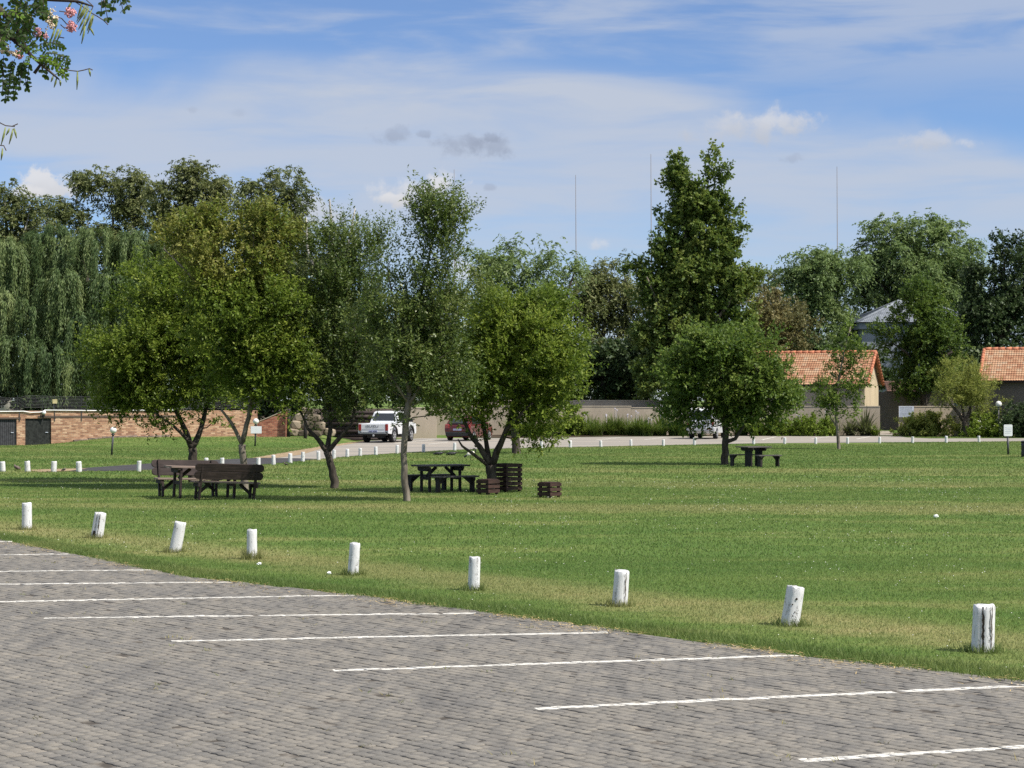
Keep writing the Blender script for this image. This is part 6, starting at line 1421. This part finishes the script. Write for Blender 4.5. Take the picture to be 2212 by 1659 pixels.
# pale blossoms belong to the flowered bush
fb_ = [o for o in bpy.data.objects if o.name.startswith('flower_bush')][0]; wf.v = [tuple(Vector(v) - fb_.location) for v in wf.v]; wf.build('blossoms', M['clover_white'], fb_)

# ------------------------------------------------------------------ overhanging branch at the top left
YB2 = 11.0
def Q(zx, zy, dy=0.0):   # coordinates of the 4.148x enlargement of the corner
    return P(zx / 4.148 / 1.8083, zy / 4.148 / 1.8083, YB2 + dy)
leaf_mat('leaf_locust', G3((0.016, 0.036, 0.012), (0.040, 0.080, 0.014), (0.120, 0.210, 0.018)), .42, (0.20, 0.32, 0.02))
rb = Vector((-4.6, YB2 + .6, 0)); root = empty('locust_tree', rb); tag(root, 'flowering locust tree whose branch hangs into the top left corner', 'tree')
wd = MB(); wd.tube([(0, 0, -.2), (.05, 0, 1.2), (0, 0, 2.4), (.15, -.1, 3.6), (.1, 0, 5.0)], [.15, .13, .115, .08, .03], 12)
def W2(v): return Vector(v) - rb
wd.tube([(.1, -.05, 3.2), (.7, -.2, 3.7), W2(Q(-500, -200)), W2(Q(-100, 60)), W2(Q(240, 380)), W2(Q(430, 800)), W2(Q(560, 960))], [.06, .045, .035, .022, .016, .011, .006], 8)
wd.tube([W2(Q(-300, -80)), W2(Q(300, -60)), W2(Q(900, -10)), W2(Q(1250, 20)), W2(Q(1500, 100))], [.025, .018, .013, .008, .004], 8)
wd.tube([W2(Q(-250, 350)), W2(Q(-60, 480)), W2(Q(200, 630)), W2(Q(420, 820)), W2(Q(650, 1030)), W2(Q(880, 1220)), W2(Q(960, 1290))], [.02, .016, .012, .010, .008, .006, .004], 8)
wd.tube([W2(Q(555, 1190, .02)), W2(Q(670, 1030, .02))], [.010, .008], 6)
wd.tube([W2(Q(-200, 900)), W2(Q(0, 1000)), W2(Q(60, 1240))], [.015, .01, .006], 6)
locust_leaves = []; lt_ = []
rng = np.random.default_rng(77)
def leaflet(base, d, nrm, L, W, tint):
    """oval leaflet as a small fan"""
    d = d.normalized(); s = d.cross(nrm).normalized(); u = s.cross(d).normalized(); pts = [(0, 0), (.12, .55), (.38, .95), (.65, 1.0), (.9, .6), (1.0, 0)]
    left = [base + d * (a * L) + s * (b * W / 2) + u * (.10 * W * b) for a, b in pts]; right = [base + d * (a * L) - s * (b * W / 2) + u * (.10 * W * b) for a, b in pts]
    for k in range(5): locust_leaves.extend([left[k], left[k + 1], right[k + 1], right[k]]); lt_.append(tint)
def compound(p0, p1, n, size=.027, tint=.4, dyy=0.0, droop=0.02):
    a = Q(*p0, dyy); b = Q(*p1, dyy + rng.normal(0, .03)); pts = []
    for k in range(n + 1):
        f = k / n; q = a.lerp(b, f); q.z -= droop * math.sin(f * math.pi) * -1; pts.append(q)
    wd.tube([W2(q) for q in pts], [.0022] * len(pts), 4)
    ax = (b - a).normalized(); tw = Vector((rng.normal(0, .5), -1 + rng.normal(0, .4), rng.normal(.3, .4))).normalized(); sd = ax.cross(tw).normalized()
    for k in range(1, n + 1):
        for sgn in (-1, 1):
            t_ = float(np.clip(tint + rng.normal(0, .12), 0, 1)); dv = (sd * sgn + ax * .45 + Vector(rng.normal(0, .25, 3)) + Vector((0, 0, -.25))); leaflet(W2(pts[k]), dv, (tw + Vector(rng.normal(0, .35, 3))), size * rng.uniform(.8, 1.15), size * rng.uniform(.55, .72), t_)
    leaflet(W2(pts[-1]), ax + Vector((0, 0, -.2)), tw, size, size * .62, tint)
for a in (((240, 960), (110, 1440), 8), ((60, 900), (40, 1480), 8), ((200, 980), (130, 1560), 9), ((400, 1000), (320, 1400), 7), ((390, 980), (250, 1480), 9), ((110, 1250), (90, 1600), 5), ((200, 1200), (220, 1560), 6), ((300, 1050), (450, 1420), 6), ((0, 950), (-60, 1350), 7), ((480, 1000), (440, 1350), 5)):
    compound(a[0], a[1], a[2], .029, .22, rng.normal(0, .10))
for a in (((600, 820), (1010, 780), 8), ((640, 900), (1080, 950), 9), ((620, 960), (1060, 1080), 9), ((700, 1000), (1040, 1130), 7), ((600, 760), (960, 720), 7), ((660, 1040), (1060, 1200), 6), ((900, 1210), (1060, 1260), 4), ((880, 980), (1090, 1020), 5)):
    compound(a[0], a[1], a[2], .025, rng.choice([.30, .75, .85]), rng.normal(0, .08))
for a in (((640, 930), (980, 1120), 8), ((600, 940), (900, 1060), 7)): compound(a[0], a[1], a[2], .026, .95, -.10)
for a in (((500, 860), (600, 820), 4), ((490, 880), (590, 960), 4), ((480, 880), (440, 1010), 4), ((470, 860), (440, 780), 3)): compound(a[0], a[1], a[2], .018, 1.0, -.12, 0)
for k in range(64):
    x = rng.uniform(-260, 800); y = rng.uniform(-160, 640)
    if y > 700 - .75 * max(0, x - 150) and y > 80: continue
    an = rng.uniform(-.6, 2.6); L_ = rng.uniform(220, 380); compound((x, y), (x + L_ * math.cos(an), y + L_ * abs(math.sin(an)) + 40), int(rng.integers(6, 10)), .027, float(rng.choice([.12, .25, .30, .5, .8])), rng.normal(0, .25))
for a in (((1660, -20), (1740, 290), 4), ((1650, 0), (1640, 190), 2), ((1700, -40), (1750, 60), 2), ((1880, -60), (1840, 120), 3), ((1900, -40), (1990, 150), 3), ((1980, -60), (2060, 90), 4), ((760, 1040), (690, 1140), 2), ((800, 1060), (750, 1220), 2)): compound(a[0], a[1], a[2], .030, .12, 0.0)
V = np.array([tuple(v) for v in locust_leaves]); link('foliage', np_mesh('foliage', V, np.arange(len(V)), 4, np.array(lt_)), M['leaf_locust'], root)
def pod(mb, a, b, w=.010): MB().tube([W2(Q(*a)), W2(Q(a[0] * .5 + b[0] * .5 + 4, a[1] * .5 + b[1] * .5)), W2(Q(*b))], [w * .35, w * .62, w * .2], 6).build('seed_pod', M['pod_green'], root, 0, True)
pd = MB()
for a in (((1430, 90), (1250, 380)), ((1400, 70), (1240, 350)), ((1440, 130), (1310, 400)), ((1340, 20), (1250, 300)), ((1380, 260), (1270, 480)), ((1400, 300), (1295, 580)), ((1480, 170), (1380, 430)), ((1380, 420), (1320, 710)), ((1520, 250), (1420, 550)), ((1500, 240), (1410, 500)), ((1440, 420), (1525, 575)), ((900, 430), (800, 710)), ((940, 470), (860, 700)), ((1000, 480), (910, 690)), ((960, 470), (840, 720)), ((930, 330), (880, 500)), ((1255, 1155), (1245, 1455)), ((680, 1050), (685, 1150)), ((745, 1110), (755, 1220)), ((860, 1230), (825, 1330)), ((915, 1270), (875, 1420)), ((970, 1300), (980, 1395)), ((1440, 1120), (1465, 1240)), ((270, 0), (245, 260)), ((400, 180), (550, 350)), ((580, 30), (600, 220)), ((640, 80), (650, 270)), ((430, 260), (500, 380)), ((1170, 10), (1070, 180)), ((820, 150), (720, 330)),
          ((89, 2064), (16, 2356)), ((211, 2088), (146, 2340)), ((154, 2080), (97, 2194)), ((227, 2080), (268, 2242)), ((41, 2405), (16, 2600))): pod(pd, *a)
tw_ = MB()
for ln in (((1040, 1110), (1120, 1140), (1260, 1155), (1360, 1135), (1450, 1110), (1500, 1135)), ((900, -60), (1200, 20), (1330, 100), (1480, 210), (1580, 265), (1680, 330), (1750, 400)), ((950, 280), (1000, 300), (1080, 390), (1160, 400)), ((960, 180), (1060, 195), (1140, 200)), ((1400, 0), (1510, 100), (1480, 170)), ((1640, -60), (1690, 20), (1700, 120)), ((950, 600), (1040, 615)), ((980, 400), (1050, 460)),
           ((-260, 1900), (-100, 1960), (0, 1990), (90, 2035), (240, 2050)), ((200, 2045), (290, 2005)), ((-120, 2330), (-40, 2350), (60, 2360), (100, 2440))): MB().tube([W2(Q(*q)) for q in ln], .0032, 5).build('thin_twig', M['twig'], root)
fl = MB(); fc = MB()
def cluster(mb, x, y, rx, ry, n):
    for k in range(n):
        v = unit(rng.normal(0, 1, 3)) * rng.random() ** .35; s = YB2 / F / 4.148 / 1.8083; c = Q(x, y) + Vector((v[0] * rx * s, v[1] * rx * s, v[2] * ry * s)); rot = Vector(rng.normal(0, 1, 3)).to_track_quat('Z', 'Y').to_matrix(); mb.ball(W2(c), rng.uniform(.004, .007), 6, 4, (.7, .7, 1.7), rot)
for a in ((1140, 205, 90, 85, 80), (1160, 430, 85, 90, 80), (610, 530, 60, 90, 60), (740, 590, 40, 50, 24), (320, 880, 60, 70, 36)): 
    fl = MB(); cluster(fl, *a); fl.build('pink_flower', M['petal_pink'], root, 0, True)
for a in ((850, 380, 70, 90, 50), (760, 300, 50, 60, 22), (60, 800, 70, 60, 36), (140, 860, 60, 60, 30), (260, 870, 50, 70, 36), (690, 20, 60, 40, 20), (900, 290, 40, 40, 16), (30, 640, 40, 60, 18)): 
    fc = MB(); cluster(fc, *a); fc.build('cream_flower', M['petal_cream'], root, 0, True)
fc = MB()
for k in range(60): f = rng.random(); q = Q(870 - 130 * f + rng.normal(0, 22), 110 + 420 * f + rng.normal(0, 20)); fc.ball(W2(q), .0035, 5, 4)
fc.build('flower_stalk', M['petal_cream'], root, 0, True); fc = MB()
for k in range(40): f = rng.random(); q = Q(150 - 20 * f + rng.normal(0, 18), 450 + 350 * f); fc.ball(W2(q), .0032, 5, 4)
fc.build('flower_stalk', M['petal_cream'], root, 0, True)
me = bpy.data.meshes.new('branches'); me.from_pydata([tuple(v) for v in wd.v], [], wd.f); me.update(); link('branches', me, M['bark_dark'], root, smoothed=True)
cr = sample_crown([(-400, -250, 420, 200), (-700, 60, 300, 200)], YB2 + .6, 70, 1.0, .4, rng)
for c in cr[0]:
    for k in range(3):
        v = Vector(unit(rng.normal(0, 1, 3))); q = Vector(c)
        for j in range(8):
            leaflet(q + v * (.03 * j) - rb, Vector(unit(rng.normal(0, 1, 3))), Vector(unit(rng.normal(0, 1, 3) + np.array([0, 0, 1]))), .03, .019, .3)
fo = [c for c in root.children if c.name.startswith('foliage')][0]; V = np.array([tuple(v) for v in locust_leaves]); lt_ += [.3] * (len(V) // 4 - len(lt_)); fo.data = np_mesh('foliage', V, np.arange(len(V)), 4, np.array(lt_)); fo.data.materials.append(M['leaf_locust'])
